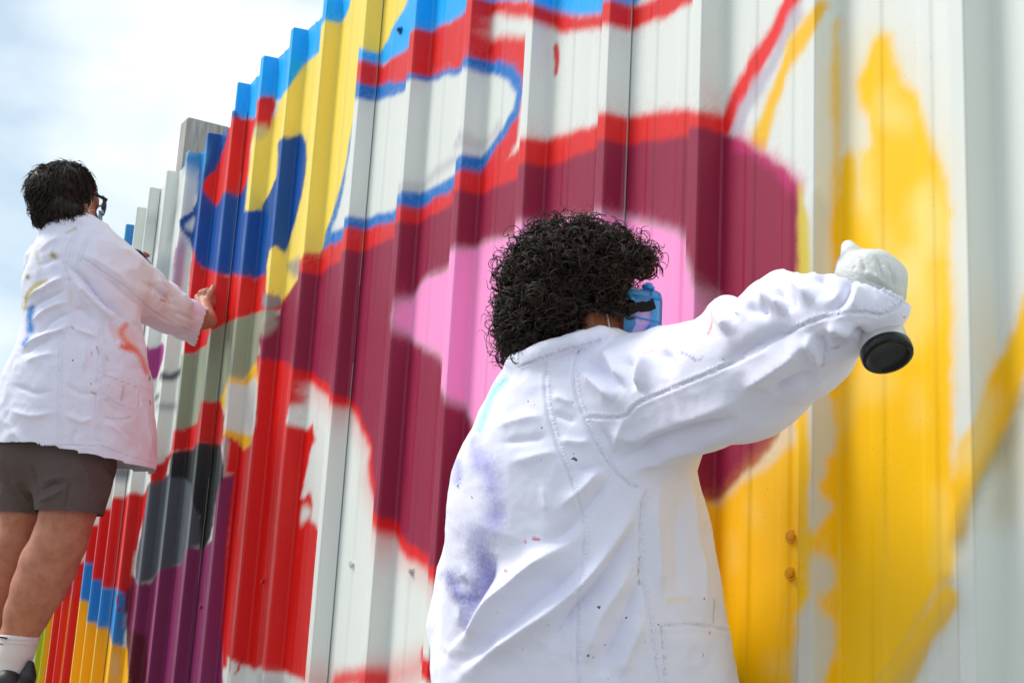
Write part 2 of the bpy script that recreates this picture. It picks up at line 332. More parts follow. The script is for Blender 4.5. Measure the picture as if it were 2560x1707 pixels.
stroke([(2375, 1462), (2330, 1535), (2270, 1640), (2215, 1730)], (150, 146, 130), 0.012, 0.02, 0.6)
stroke([(2369, 1502), (2300, 1610), (2225, 1730), (2190, 1800)], (250, 196, 0), 0.034, 0.008)
stroke([(2385, 1515), (2320, 1620), (2240, 1745)], (160, 156, 140), 0.012, 0.03, 0.5)

def vnoise(Q, cell, seed):                      # cheap value noise on fence coordinates
    r = np.random.default_rng(seed); T = r.random((256, 256))
    G = Q/cell; i = np.floor(G).astype(int); f = G-i; f = f*f*(3-2*f)
    g = lambda a, b: T[(i[:, 0]+a) % 256, (i[:, 1]+b) % 256]
    return (g(0, 0)*(1-f[:, 0])+g(1, 0)*f[:, 0])*(1-f[:, 1])+(g(0, 1)*(1-f[:, 0])+g(1, 1)*f[:, 0])*f[:, 1]
def paint(Q):
    C = np.tile(lin(WHT), (len(Q), 1))
    fine = rng.random(len(Q))-0.5
    wob = (vnoise(Q, 0.05, 1)-0.5)*0.010+(vnoise(Q, 0.018, 2)-0.5)*0.005
    for kind, P, c, soft, a, sm, w in SHAPES:
        lo, hi = P.min(0)-w-0.15-soft*2, P.max(0)+w+0.15+soft*2
        m = np.where((Q[:, 0] > lo[0]) & (Q[:, 0] < hi[0]) & (Q[:, 1] > lo[1]) & (Q[:, 1] < hi[1]))[0]
        if not len(m): continue
        if sm: P = smooth_poly(P, kind == 'p', 4)
        d = seg_dist(Q[m], P, kind == 'p')
        if kind == 's': d = d-w*0.5
        d = d+wob[m]+fine[m]*min(soft*0.25, 0.003)-min(soft*0.5, 0.0045)
        k = np.clip(0.5-d/(2*soft), 0, 1); k = k*k*(3-2*k)*a
        if kind == 'p' and 0.008 < soft < 0.015 and a == 1.0: k = np.maximum(k, 0.22*np.exp(-np.maximum(d, 0)/0.018)*(fine[m] > 0.12)*(wob[m] < 0.002))
        C[m] = C[m]*(1-k[:, None])+lin(c)*k[:, None]
    return C

# ------------------------------------------------------------------ fence
RIBS = {-16: -7.93, -15: -7.61, -14: -7.30, -13: -6.98, -12: -6.65, -11: -6.32, -10: -6.01, -9: -5.684, -8: -5.41, -7: -5.12, -6: -4.865, -5: -4.567, -4: -4.284, -3: -4.005, -2: -3.722, -1: -3.395, 0: -3.048, 1: -2.724, 2: -2.419, 3: -2.109, 4: -1.810, 5: -1.516, 6: -1.216, 7: -0.916, 8: -0.616, 9: -0.31, 10: 0.0, 11: 0.3}
XB = -5.60
def yoff(s):                                     # the run bends slightly away beyond the ninth rib
    return np.where(s < XB, (XB-s)*0.105, 0.0)
FW, RUN = 0.030, 0.009
def profile(n0, n1, first):
    """(s, height) of one sheet: from the rib after n0's seam up to rib n1 and its lapping lip"""
    pts = []
    for n in range(n0, n1+1):
        s = RIBS[n]
        if n == n0 and not first:                # underlap below the neighbour's last rib
            pts += [(s+FW*0.5, RH-0.0035), (s+FW-0.003, RH-0.0035), (s+FW+RUN-0.004, 0.0)]
        else:
            if n > n0:
                pts += [(s-RUN, 0.0), (s, RH), (s+FW, RH)]
            else:
                pts += [(s, RH), (s+FW, RH)]
            if n < n1: pts += [(s+FW+RUN, 0.0)]
            else: pts += [(s+FW+RUN*0.85, 0.006), (s+FW+RUN+0.006, 0.0035)]
        if n < n1:
            a, b = s+FW+RUN, RIBS[n+1]-RUN; L = b-a
            for f0, f1 in ((0.27, 0.37), (0.66, 0.76)):
                x0, x1 = a+L*f0, a+L*f1
                pts += [(x0-0.003, 0.0), (x0+0.003, 0.0028), (x1-0.003, 0.0028), (x1+0.003, 0.0)]
    return np.array(pts)
mf = NB('sprayed_enamel_on_steel', (0.8, 0.8, 0.8), 0.4, 0.32)
at = mf.n('ShaderNodeVertexColor', layer_name='paint')
nz = mf.noise(3.0, 4, 0.55, stretch=(9, 9, 0.5))
mx = mf.mixcol(0.05, at.outputs['Color'], mf.ramp(nz.outputs['Fac'], 0.35, 0.65, (0.55, 0.55, 0.55), (1, 1, 1)).outputs[0], 'MULTIPLY')
sp = mf.noise(420, 1, 0.5); spr = mf.ramp(sp.outputs['Fac'], 0.735, 0.76)
dn = mf.noise(7, 2, 0.5); dnr = mf.ramp(dn.outputs['Fac'], 0.5, 0.65)
spm = mf.mixcol(1.0, spr.outputs[0], dnr.outputs[0], 'MULTIPLY')
mx2 = mf.mixcol(spm.outputs[0], mx.outputs[0], (0.12, 0.10, 0.09))
mf.l(mx2.outputs[0], mf.b.inputs['Base Color'])
rz = mf.noise(14, 4, 0.6, stretch=(2, 2, 0.4)); rr = mf.ramp(rz.outputs['Fac'], 0.3, 0.7, (0.34,)*3, (0.55,)*3)
mf.l(rr.outputs[0], mf.b.inputs['Roughness'])
b1 = mf.bump(mf.noise(2.2, 2, 0.5, stretch=(3, 3, 0.35)).outputs['Fac'], 0.22, 0.01)
mf.bump(mf.noise(160, 2, 0.5).outputs['Fac'], 0.10, 0.001, prev=b1)

FENCE = empty('corrugated_fence', 'tall corrugated steel fence covered in bright sprayed mural with letters and petals', 'fence')
FENCE.location = (-3.4, D, 0)
def sheet(n0, n1, ztop, first=False):
    pr = profile(n0, n1, first)
    ss, hh, corner = [pr[0, 0]], [pr[0, 1]], [0]
    for (s0, h0), (s1, h1) in zip(pr[:-1], pr[1:]):
        step = 0.0052 if s0 > -2.7 else (0.0075 if s0 > -4.9 else 0.014)
        k = max(1, int(math.ceil(math.hypot(s1-s0, h1-h0)/step)))
        for j in range(1, k+1):
            ss.append(s0+(s1-s0)*j/k); hh.append(h0+(h1-h0)*j/k)
        corner.append(len(ss)-1)
    ss, hh = np.array(ss), np.array(hh)
    dz = 0.0056 if pr[0, 0] > -2.7 else 0.0072
    zl = 0.50 if pr[0, 0] < -4.5 else 0.72
    zs = np.concatenate([np.linspace(0.03, zl, 12)[:-1], np.arange(zl, ztop-dz*0.5, dz), [ztop]])
    if pr[0, 0] > -1.0: zs = np.linspace(0.03, ztop, 40)
    S, Z = np.meshgrid(ss, zs); Hh = np.broadcast_to(hh, S.shape)
    jit = (np.sin(S*37.0)*0.0015)*(Z-0.03)/ztop
    V = np.stack([S, D-Hh+yoff(S)+jit, Z], -1).reshape(-1, 3)
    nr, nc = S.shape
    idx = np.arange(nr*nc).reshape(nr, nc)
    F = np.stack([idx[:-1, :-1], idx[:-1, 1:], idx[1:, 1:], idx[1:, :-1]], -1).reshape(-1, 4)
    # this rib and the far run were sprayed at a slant, from where the painters stand: let the paint run on over the depth
    SQ, ZQ = S.copy(), Z.copy()
    fl = ((S > RIBS[5]-0.0005) & (S < RIBS[5]+FW+RUN+0.001)) | ((S > RIBS[6]-0.0005) & (S < RIBS[6]+FW+RUN+0.001)) | ((S < RIBS[-2]-0.0005) & (S > RIBS[-8]-0.0005)) | (S < RIBS[-12]-0.0005)
    kk = D/(D-Hh); kk = kk-yoff(S)/(D+yoff(S)); SQ = np.where(fl, S*kk, SQ); ZQ = np.where(fl, ZC+(Z-ZC)*kk, ZQ)
    C = paint(np.stack([SQ.ravel(), ZQ.ravel()], -1))
    lip = (S > S.max()-0.0022)
    bare = (lip & (np.broadcast_to(vnoise(np.stack([Z.ravel()*0+n1, Z.ravel()], -1), 0.22, 5).reshape(Z.shape), Z.shape) > 0.5)).ravel()
    C[bare] = C[bare]*0.5+lin((205, 204, 196))*0.5
    # back face of the sheet and its top edge
    t = 0.0014; cs = np.array(corner); nb = len(V)
    Bk = np.concatenate([np.stack([ss[cs], D-hh[cs]+yoff(ss[cs])+t, np.full(len(cs), 0.03)], -1), np.stack([ss[cs], D-hh[cs]+yoff(ss[cs])+t+np.sin(ss[cs]*37)*0.0015, np.full(len(cs), ztop)], -1)])
    m = len(cs); bi = np.arange(m)
    Fb = np.stack([nb+bi[1:], nb+bi[:-1], nb+m+bi[:-1], nb+m+bi[1:]], -1)
    top = idx[-1, cs]
    Ft = np.stack([top[:-1], top[1:], nb+m+bi[1:], nb+m+bi[:-1]], -1)
    V = np.concatenate([V, Bk]); F = np.concatenate([F, Fb, Ft])
    C = np.concatenate([C, np.tile(lin((190, 192, 188)), (len(Bk), 1))])
    o = mesh_obj('sheet', V - np.array(FENCE.location), F, mf.m, FENCE)
    vcol(o, C)
ZT1, ZT2 = 1.962+ZC, 1.852+ZC
sheet(-16, -13, ZT2-0.02, True)
sheet(-13, -9, ZT2)
sheet(-9, -5, ZT2)
sheet(-5, -1, ZT1)
sheet(-1, 3, ZT1-0.006)
sheet(3, 7, ZT1)
sheet(7, 11, ZT1+0.004)

# screws on the hidden rails, the timber post and rails behind
def place(o, loc): o.location = loc; return o
bm = bmesh.new()
bmesh.ops.create_cone(bm, cap_ends=True, segments=14, radius1=0.0115, radius2=0.0105, depth=0.003, matrix=Matrix.Translation((0, 0, 0.0015)))
bmesh.ops.create_cone(bm, cap_ends=True, segments=6, radius1=0.0066, radius2=0.0062, depth=0.007, matrix=Matrix.Translation((0, 0, 0.0065)))
bmesh.ops.create_cone(bm, cap_ends=True, segments=10, radius1=0.0035, radius2=0.003, depth=0.001, matrix=Matrix.Translation((0, 0, 0.0103)))
screw_me = bpy.data.meshes.new('screw'); bm.to_mesh(screw_me); bm.free()
smats = {}
def scol(c):
    if c not in smats: smats[c] = NB('screw_head_paint', tuple(lin(c)), 0.35).m
    return smats[c]
for x, y, c in ((506, 1516, (120, 30, 80)), (661, 1453, (205, 20, 18)), (882, 1410, (215, 216, 210)), (1031, 1426, (205, 195, 190)), (1981, 1341, (235, 170, 0)), (1979, 1434, (230, 165, 0)), (1001, 76, (20, 90, 160)),
                (1560, 1390, (215, 216, 210))):
    P = at_y(x, y)
    me = screw_me.copy(); me.materials.append(scol(c))
    o = bpy.data.objects.new('screw', me); COL.objects.link(o); o.parent = FENCE
    o.rotation_euler = (math.radians(90), 0, random.random())
    o.location = (P[0]+3.4, float(yoff(P[0]))-0.0005, P[2])
mw = NB('weathered_grey_timber', (0.34, 0.32, 0.29), 0.9)
wz = mw.noise(9, 6, 0.65, stretch=(12, 12, 0.7)); wr = mw.ramp(wz.outputs['Fac'], 0.3, 0.72, (0.26, 0.245, 0.225), (0.60, 0.58, 0.55))
mw.l(wr.outputs[0], mw.b.inputs['Base Color']); mw.bump(wz.outputs['Fac'], 0.7, 0.004)
def box(name, x0, x1, y0, y1, z0, z1, mat, parent=None, bev=0.004, off=(0, 0, 0)):
    bm = bmesh.new(); bmesh.ops.create_cube(bm, size=1)
    for v in bm.verts: v.co = Vector(((x0+x1)/2+v.co.x*(x1-x0), (y0+y1)/2+v.co.y*(y1-y0), (z0+z1)/2+v.co.z*(z1-z0)))-Vector(off)
    if bev: bmesh.ops.bevel(bm, geom=bm.edges[:], offset=bev, segments=2, affect='EDGES')
    me = bpy.data.meshes.new(name); bm.to_mesh(me); bm.free(); me.materials.append(mat)
    o = bpy.data.objects.new(name, me); COL.objects.link(o)
    if parent: o.parent = parent
    return o
a = at_y(452, 309, D+0.012)
L = FENCE.location
box('post', a[0], a[0]+0.10, D+0.012, D+0.36, 0.0, a[2], mw.m, FENCE, 0.006, L)
for xx in (-2.1, 0.0): box('post', xx, xx+0.10, D+0.06, D+0.16, 0.0, ZT2-0.15, mw.m, FENCE, 0.006, L)
for zz in (0.35, 1.10, 2.55): box('rail', -5.6, 0.3, D+0.004, D+0.05, zz, zz+0.09, mw.m, FENCE, 0.004, L)

# ------------------------------------------------------------------ implicit-surface toolkit for figures and cloth
def smin(a, b, k):
    h = np.clip(0.5+0.5*(b-a)/k, 0, 1)
    return b*(1-h)+a*h-k*h*(1-h)
def rc(p, a, b, ra, rb):                        # tapered capsule
    a, b = np.asarray(a, float), np.asarray(b, float); ab = b-a
    t = np.clip(((p-a)@ab)/(ab@ab+1e-12), 0, 1)
    return np.linalg.norm(p-a-t[:, None]*ab, axis=1)-(ra+(rb-ra)*t)
def chain(p, pts, rad, k=0.0):
    d = None
    for i in range(len(pts)-1):
        e = rc(p, pts[i], pts[i+1], rad[i], rad[i+1])
        d = e if d is None else (np.minimum(d, e) if k == 0 else smin(d, e, k))
    return d
def ell(p, c, r, R=None):
    q = p-np.asarray(c, float)
    if R is not None: q = q@R                   # R columns are local axes
    r = np.asarray(r, float)
    k0 = np.linalg.norm(q/r, axis=1); k1 = np.linalg.norm(q/(r*r), axis=1)+1e-9
    return k0*(k0-1)/k1
class Loft:                                     # stacked ellipses, axes U and W horizontal
    def __init__(s, rows, U, W):                # rows: (z, cx, cy, a, b)
        r = np.array(sorted(rows)); s.r = r; s.U, s.W = U, W
    def __call__(s, p):
        z = p[:, 2]; r = s.r
        f = lambda i: np.interp(z, r[:, 0], r[:, i])
        dx, dy = p[:, 0]-f(1), p[:, 1]-f(2)
        u = dx*s.U[0]+dy*s.U[1]; w = dx*s.W[0]+dy*s.W[1]
        a, b = f(3), f(4)
        k = np.sqrt((u/a)**2+(w/b)**2)
        d = (k-1)*np.minimum(a, b)
        d = np.maximum(d, z-r[-1, 0]); d = np.maximum(d, r[0, 0]-z)
        return d
def surface(fn, lo, hi, h):
    """naive surface nets with a coarse-to-fine evaluation"""
    lo, hi = np.asarray(lo, float), np.asarray(hi, float); c = 4
    n = (np.ceil((hi-lo)/(h*c)).astype(int)+1)
    ax = [lo[i]+np.arange(n[i])*h*c+h*(c-1)/2 for i in range(3)]
    G = np.stack(np.meshgrid(*ax, indexing='ij'), -1).reshape(-1, 3)
    dc = fn(G).reshape(n)
    near = np.abs(dc) < h*c*1.6
    N = n*c
    sgn = np.repeat(np.repeat(np.repeat(np.where(dc < 0, -1.0, 1.0)*h*9, c, 0), c, 1), c, 2)
    nf = np.repeat(np.repeat(np.repeat(near, c, 0), c, 1), c, 2)
    I = np.argwhere(nf)
    P = lo+I*h
    out = np.empty(len(P))
    for k in range(0, len(P), 400000): out[k:k+400000] = fn(P[k:k+400000])
    sgn[nf] = out; Fd = sgn
    ins = Fd < 0
    acc = np.zeros(tuple(N-1)+(3,), np.float32); cnt = np.zeros(tuple(N-1), np.float32)
    sl = lambda o, m: slice(o, m+o)
    m = N-1
    for ax_ in range(3):
        o1, o2 = [q for q in range(3) if q != ax_]
        for b1 in (0, 1):
            for b2 in (0, 1):
                off = [0, 0, 0]; off[o1] = b1; off[o2] = b2
                A = Fd[tuple(sl(off[q], m[q]) for q in range(3))]
                off2 = list(off); off2[ax_] = 1
                B = Fd[tuple(sl(off2[q], m[q]) for q in range(3))]
                x = (A < 0) != (B < 0)
                t = np.where(x, A/(A-B+1e-12), 0)
                for q in range(3):
                    acc[..., q] += np.where(x, off[q] if q != ax_ else t, 0)
                cnt += x
    act = cnt > 0
    vid = np.full(tuple(m), -1, np.int64); vid[act] = np.arange(act.sum())
    cells = np.argwhere(act)
    V = lo+(cells+acc[act]/cnt[act][:, None])*h
    Fs = []
    for ax_ in range(3):
        o1, o2 = (ax_+1) % 3, (ax_+2) % 3
        sa = [slice(None)]*3; sb = [slice(None)]*3
        sa[ax_] = slice(0, -1); sb[ax_] = slice(1, None)
        for q in (o1, o2): sa[q] = slice(1, -1); sb[q] = slice(1, -1)
        A, B = ins[tuple(sa)], ins[tuple(sb)]
        for flip in (0, 1):
            E_ = np.argwhere((A & ~B) if not flip else (~A & B))
            if not len(E_): continue
            e = E_.copy(); e[:, o1] += 1; e[:, o2] += 1
            def g(d1, d2):
                w = e.copy(); w[:, o1] += d1; w[:, o2] += d2
                return vid[w[:, 0], w[:, 1], w[:, 2]]
            q = np.stack([g(-1, -1), g(0, -1), g(0, 0), g(-1, 0)], -1)
            if flip: q = q[:, ::-1]
            Fs.append(q)
    F = np.concatenate(Fs); F = F[(F >= 0).all(1)]
    return V, F
def vnormals(V, F):
    n = np.cross(V[F[:, 2]]-V[F[:, 0]], V[F[:, 3]]-V[F[:, 1]])
    N = np.zeros_like(V)
    for k in range(4): np.add.at(N, F[:, k], n)
    return N/(np.linalg.norm(N, axis=1)[:, None]+1e-12)
def edges_of(F):
    e = np.concatenate([F[:, [0, 1]], F[:, [1, 2]], F[:, [2, 3]], F[:, [3, 0]]]); e.sort(1)
    return np.unique(e, axis=0)
def relax(V, F, it=2, lam=0.5, fixed=None):
    E_ = edges_of(F); deg = np.bincount(E_.ravel(), minlength=len(V)).astype(float)[:, None]
    for _ in range(it):
        S = np.zeros_like(V); np.add.at(S, E_[:, 0], V[E_[:, 1]]); np.add.at(S, E_[:, 1], V[E_[:, 0]])
        W = V+lam*(S/np.maximum(deg, 1)-V)
        if fixed is not None: W[fixed] = V[fixed]
        V = W
    return V
def subdivide(V, F):
    e = np.concatenate([F[:, [0, 1]], F[:, [1, 2]], F[:, [2, 3]], F[:, [3, 0]]]); es = np.sort(e, 1)
    U, inv = np.unique(es, axis=0, return_inverse=True); inv = inv.ravel()
    nV, nF = len(V), len(F)
    Vm = V[U].mean(1); Vc = V[F].mean(1)
    m = nV+inv.reshape(4, nF); c = nV+len(U)+np.arange(nF)
    F2 = np.concatenate([np.stack([F[:, 0], m[0], c, m[3]], -1), np.stack([F[:, 1], m[1], c, m[0]], -1), np.stack([F[:, 2], m[2], c, m[1]], -1), np.stack([F[:, 3], m[3], c, m[2]], -1)])
    return np.concatenate([V, Vm, Vc]), F2
def drop_faces(V, F, bad):
    F = F[~bad]; used = np.unique(F); mp_ = np.full(len(V), -1); mp_[used] = np.arange(len(used))
    return V[used], mp_[F]
_T3 = np.random.default_rng(3).random((64, 64, 64))
def n3(P, cell, seed=0):
    G = P/cell+seed*7.31; i = np.floor(G).astype(int); f = G-i; f = f*f*(3-2*f); r = 0
    for a in (0, 1):
        for b in (0, 1):
            for c in (0, 1):
                w = (f[:, 0] if a else 1-f[:, 0])*(f[:, 1] if b else 1-f[:, 1])*(f[:, 2] if c else 1-f[:, 2])
                r = r+w*_T3[(i[:, 0]+a) % 64, (i[:, 1]+b) % 64, (i[:, 2]+c) % 64]
    return r-0.5
def pxdist(q, pts, closed=False):
    P = smooth_poly(np.array(pts, float), closed, 4)
    return seg_dist(q, P, False)
def along(q, pts):                               # arc length of the nearest point on a polyline
    P = smooth_poly(np.array(pts, float), False, 4); best = np.full(len(q), 1e9); s = np.zeros(len(q)); acc = 0
    for a, b in zip(P[:-1], P[1:]):
        ab = b-a; L = math.hypot(*ab)+1e-9; t = np.clip(((q-a)@ab)/(L*L), 0, 1)
        d = ((q-a-t[:, None]*ab)**2).sum(1); m = d < best; best[m] = d[m]; s[m] = acc+t[m]*L; acc += L
    return s
def cloth_detail(V, F, folds, seams, stains, mmpx, base=(236, 236, 254), wr=1.0):
    """relief of a garment: folds (pts, height mm, width px), seams (pts, band px); stains give colour only"""
    N = vnormals(V, F); q, z = proj(V)
    vd = CAM-V; vd /= np.linalg.norm(vd, axis=1)[:, None]
    face = np.clip((N*vd).sum(1)*2.2+0.15, 0, 1)
    d = np.zeros(len(V)); q0 = q
    wv = 5.0 if mmpx < 1 else 2.5
    q = q+np.stack([n3(V, 0.05, 11), n3(V, 0.05, 12)], 1)*wv*2.4
    for pts, amp, w in folds:
        P = np.array(pts); lo, hi = P.min(0)-3*w, P.max(0)+3*w
        m = np.where((q[:, 0] > lo[0]) & (q[:, 0] < hi[0]) & (q[:, 1] > lo[1]) & (q[:, 1] < hi[1]) & (face > 0))[0]
        if not len(m): continue
        e = pxdist(q[m], pts); L = along(q[m], pts); T = L.max()+1e-6
        tap = np.clip(np.minimum(L, T-L)/(0.25*T), 0.15, 1)
        d[m] += face[m]*amp*(1.95e-3 if mmpx < 1 and w > 17 else 1.45e-3)*tap*np.exp(-(e/(w*0.85))**1.35)
    wb = n3(V*np.array([1, 1, 0.8]), 0.055, 1)*0.006+(0.5-np.abs(n3(V, 0.03, 2))*2)*0.0016+n3(V, 0.013, 4)*0.0008
    rid = 0.30-np.abs(n3(V*np.array([1.0, 1.0, 1.25])+n3(V, 0.12, 21)[:, None]*0.06, 0.085, 22))
    rid2 = 0.30-np.abs(n3(V+n3(V, 0.06, 23)[:, None]*0.03, 0.036, 24))
    patch = np.clip(n3(V, 0.16, 25)*3+0.6, 0.1, 1)
    d += wb*wr+(rid*0.010+rid2*0.0042)*patch*wr
    q = q0
    groove = np.zeros(len(V))
    for pts, band in seams:
        P = np.array(pts); lo, hi = P.min(0)-3*band, P.max(0)+3*band
        m = np.where((q[:, 0] > lo[0]) & (q[:, 0] < hi[0]) & (q[:, 1] > lo[1]) & (q[:, 1] < hi[1]) & (face > 0.1))[0]
        if not len(m): continue
        e = pxdist(q[m], pts); L = along(q[m], pts)
        g_ = np.exp(-(e/(0.16*band))**2)
        b_ = np.exp(-((e-0.55*band)/(0.34*band))**2)
        puck = np.sin(L/(band*0.62)*2*np.pi+np.sin(L*0.031)*2)
        d[m] += -2.4e-3*g_+b_*0.9e-3
    V = V+N*d[:, None]
    C = np.tile(lin(base), (len(V), 1))
    for pts, c, w, soft, a in stains:
        e = pxdist(q, pts) if len(pts) > 1 else np.linalg.norm(q-np.array(pts[0]), axis=1)
        e = e+n3(V, 0.03, 9)*w*0.9+(rng.random(len(V))-0.5)*soft*0.7
        k = np.clip(0.5-(e-w)/(2*soft), 0, 1)*a*(face > 0.02)
        C = C*(1-k[:, None])+lin(c)*k[:, None]
    return V, C
def stitches(V, F, seams, step, parent, off, mat, sz):
    """small puckers along the felled seams, each a low bump lying across the band"""
    N = vnormals(V, F); q, z = proj(V); vd = CAM-V; ok = np.where((N*vd).sum(1) > 0.02)[0]
    qs = q[ok]; c = []; t = []
    for pts, band in seams:
        P = smooth_poly(np.array(pts, float), False, 6); sg_ = np.linalg.norm(np.diff(P, axis=0), axis=1); L = np.concatenate([[0], np.cumsum(sg_)])
        for l in np.arange(step, L[-1]-step, step):
            l += random.uniform(-0.15, 0.15)*step
            x = np.array([np.interp(l, L, P[:, 0]), np.interp(l, L, P[:, 1])]); y = np.array([np.interp(l+2, L, P[:, 0]), np.interp(l+2, L, P[:, 1])])
            tt = (y-x)/(np.linalg.norm(y-x)+1e-9); nn_ = np.array([tt[1], -tt[0]])
            c.append(x+nn_*band*0.62); t.append(nn_)
    Vs, Fs = [], []
    base = [(-1, 0, 0), (0, -1, 0), (1, 0, 0), (0, 1, 0), (0, 0, 1), (-0.6, 0.6, 0.45), (0.6, 0.6, 0.45), (0.6, -0.6, 0.45), (-0.6, -0.6, 0.45)]
    fcs = [(0, 1, 8), (1, 2, 7), (2, 3, 6), (3, 0, 5), (0, 8, 4), (8, 1, 4), (1, 7, 4), (7, 2, 4), (2, 6, 4), (6, 3, 4), (3, 5, 4), (5, 0, 4)]
    for x, nn_ in zip(c, t):
        m = np.argmin(((qs-x)**2).sum(1))
        if ((qs[m]-x)**2).sum() > 60: continue
        i_ = ok[m]; n_ = N[i_]; a_ = CR*nn_[0]-CU*nn_[1]; a_ = a_-(a_@n_)*n_; a_ /= np.linalg.norm(a_)+1e-9; b_ = np.cross(n_, a_)
        k_ = len(Vs)
        for u, w, h in base: Vs.append(V[i_]+a_*u*sz[0]+b_*w*sz[1]+n_*(h*sz[2]-0.0003)-off)
        Fs += [[k_+j for j in f] for f in fcs]
    o = mesh_obj('stitching', Vs, Fs, mat, parent, True); o['kind'] = 'stuff'; return o
mcoat = NB('white_cotton_drill', (0.8, 0.8, 0.82), 0.85, 0.25)
mcoat.b.inputs['Sheen Weight'].default_value = 0.15
ca = mcoat.n('ShaderNodeVertexColor', layer_name='paint')
fl_ = mcoat.noise(900, 1, 0.5); sps = mcoat.noise(75, 2, 0.5); spk = mcoat.ramp(sps.outputs['Fac'], 0.74, 0.76)
ext = mcoat.noise(6, 1, 0.5); exr = mcoat.ramp(ext.outputs['Fac'], 0.52, 0.6); hue = mcoat.noise(11, 0, 0.5)
hr = mcoat.n('ShaderNodeValToRGB'); mcoat.l(hue.outputs['Fac'], hr.inputs[0])
hr.color_ramp.elements[0].position = 0.35; hr.color_ramp.elements[0].color = (0.25, 0.05, 0.10, 1)
hr.color_ramp.elements[1].position = 0.62; hr.color_ramp.elements[1].color = (0.10, 0.10, 0.22, 1)
hm = hr.color_ramp.elements.new(0.5); hm.color = (0.45, 0.16, 0.05, 1)
spx = mcoat.mixcol(1.0, spk.outputs[0], exr.outputs[0], 'MULTIPLY')
cm_ = mcoat.mixcol(spx.outputs[0], ca.outputs['Color'], hr.outputs[0])
mcoat.l(cm_.outputs[0], mcoat.b.inputs['Base Color'])
cb1 = mcoat.bump(mcoat.noise(38, 4, 0.6).outputs['Fac'], 0.22, 0.006)
mcoat.bump(fl_.outputs['Fac'], 0.10, 0.001, prev=cb1)
def skin_mat(name, c, c2):
    m = NB(name, tuple(lin(c)), 0.5, 0.4)
    z = m.noise(26, 4, 0.6); m.l(m.mixcol(m.ramp(z.outputs['Fac'], 0.35, 0.7).outputs[0], tuple(lin(c)), tuple(lin(c2))).outputs[0], m.b.inputs['Base Color'])
    m.b.inputs['Subsurface Weight'].default_value = 0.12; m.b.inputs['Subsurface Radius'].default_value = (0.01, 0.004, 0.002)
    m.bump(m.noise(240, 2, 0.5).outputs['Fac'], 0.12, 0.001); return m.m
def hair_mat(name, c0, c1, rough=0.42):
    m = NB(name, c0, rough, 0.22)
    z = m.noise(60, 2, 0.5); m.l(m.mixcol(m.ramp(z.outputs['Fac'], 0.3, 0.75).outputs[0], c0, c1).outputs[0], m.b.inputs['Base Color']); return m.m
def tubes(paths, radii, sides=3):
    """many tapered tubes: paths (n, k, 3), radii (n, k)"""
    n, k, _ = paths.shape
    T = np.gradient(paths, axis=1); T /= np.linalg.norm(T, axis=2)[..., None]+1e-12
    ref = np.where(np.abs(T[..., 2:3]) < 0.9, np.array([0, 0, 1.0]), np.array([1.0, 0, 0]))
    A = np.cross(T, ref); A /= np.linalg.norm(A, axis=2)[..., None]+1e-12; B = np.cross(T, A)
    an = np.arange(sides)*2*np.pi/sides
    R = (A[:, :, None]*np.cos(an)[None, None, :, None]+B[:, :, None]*np.sin(an)[None, None, :, None])*radii[:, :, None, None]
    V = (paths[:, :, None]+R).reshape(-1, 3)
    idx = np.arange(n*k*sides).reshape(n, k, sides)
    a, b = idx[:, :-1], idx[:, 1:]
    F = np.stack([a, np.roll(a, -1, 2), np.roll(b, -1, 2), b], -1).reshape(-1, 4)
    return V, F
def tube_obj(name, pts, r, mat, parent, sides=8, off=(0, 0, 0), n=6):
    P = smooth_poly(np.array(pts, float), False, n)
    rr_ = np.full(len(P), r) if np.isscalar(r) else np.interp(np.linspace(0, 1, len(P)), np.linspace(0, 1, len(r)), r)
    V, F = tubes(P[None], rr_[None], sides)
    k = len(P); F = F.tolist(); F.append(list(range(sides))[::-1]); F.append(list(range((k-1)*sides, k*sides)))
    return mesh_obj(name, V-np.array(off), F, mat, parent, True)
RHV = np.array([CR[0], CR[1]])/math.hypot(CR[0], CR[1])     # image right, level
FHV = np.array([-RHV[1], RHV[0]])                           # away from the lens, level
def frame(f):                                              # columns: right, forward, up
    f = np.array([f[0], f[1], 0.0]); f /= np.linalg.norm(f); r = np.cross(f, [0, 0, 1.0]); return np.stack([r, f, np.array([0, 0, 1.0])], 1)
def head_sdf(p, c, R, s=1.0):
    q = ((p-c)@R)/s
    d = ell(q, (0, -0.008, 0.022), (0.074, 0.096, 0.098))
    d = smin(d, ell(q, (0, 0.030, -0.045), (0.056, 0.066, 0.072)), 0.03)
    d = smin(d, rc(q, (0, 0.088, 0.012), (0, 0.112, -0.026), 0.008, 0.0135), 0.012)
    d = smin(d, rc(q, (-0.016, 0.090, -0.066), (0.016, 0.090, -0.066), 0.009, 0.009), 0.012)
    d = smin(d, rc(q, (-0.030, 0.078, 0.028), (0.030, 0.078, 0.028), 0.010, 0.010), 0.014)
    for sx in (-1, 1):
        d = np.maximum(d, -ell(q, (sx*0.031, 0.094, 0.010), (0.016, 0.012, 0.010)))
        d = smin(d, ell(q, (sx*0.031, 0.078, 0.010), (0.012, 0.012, 0.012)), 0.004)
        e = ell(q, (sx*0.079, -0.012, -0.006), (0.010, 0.019, 0.032))
        e = np.maximum(e, -ell(q, (sx*0.090, -0.006, -0.004), (0.009, 0.011, 0.019)))
        d = smin(d, e, 0.006)
    return d*s

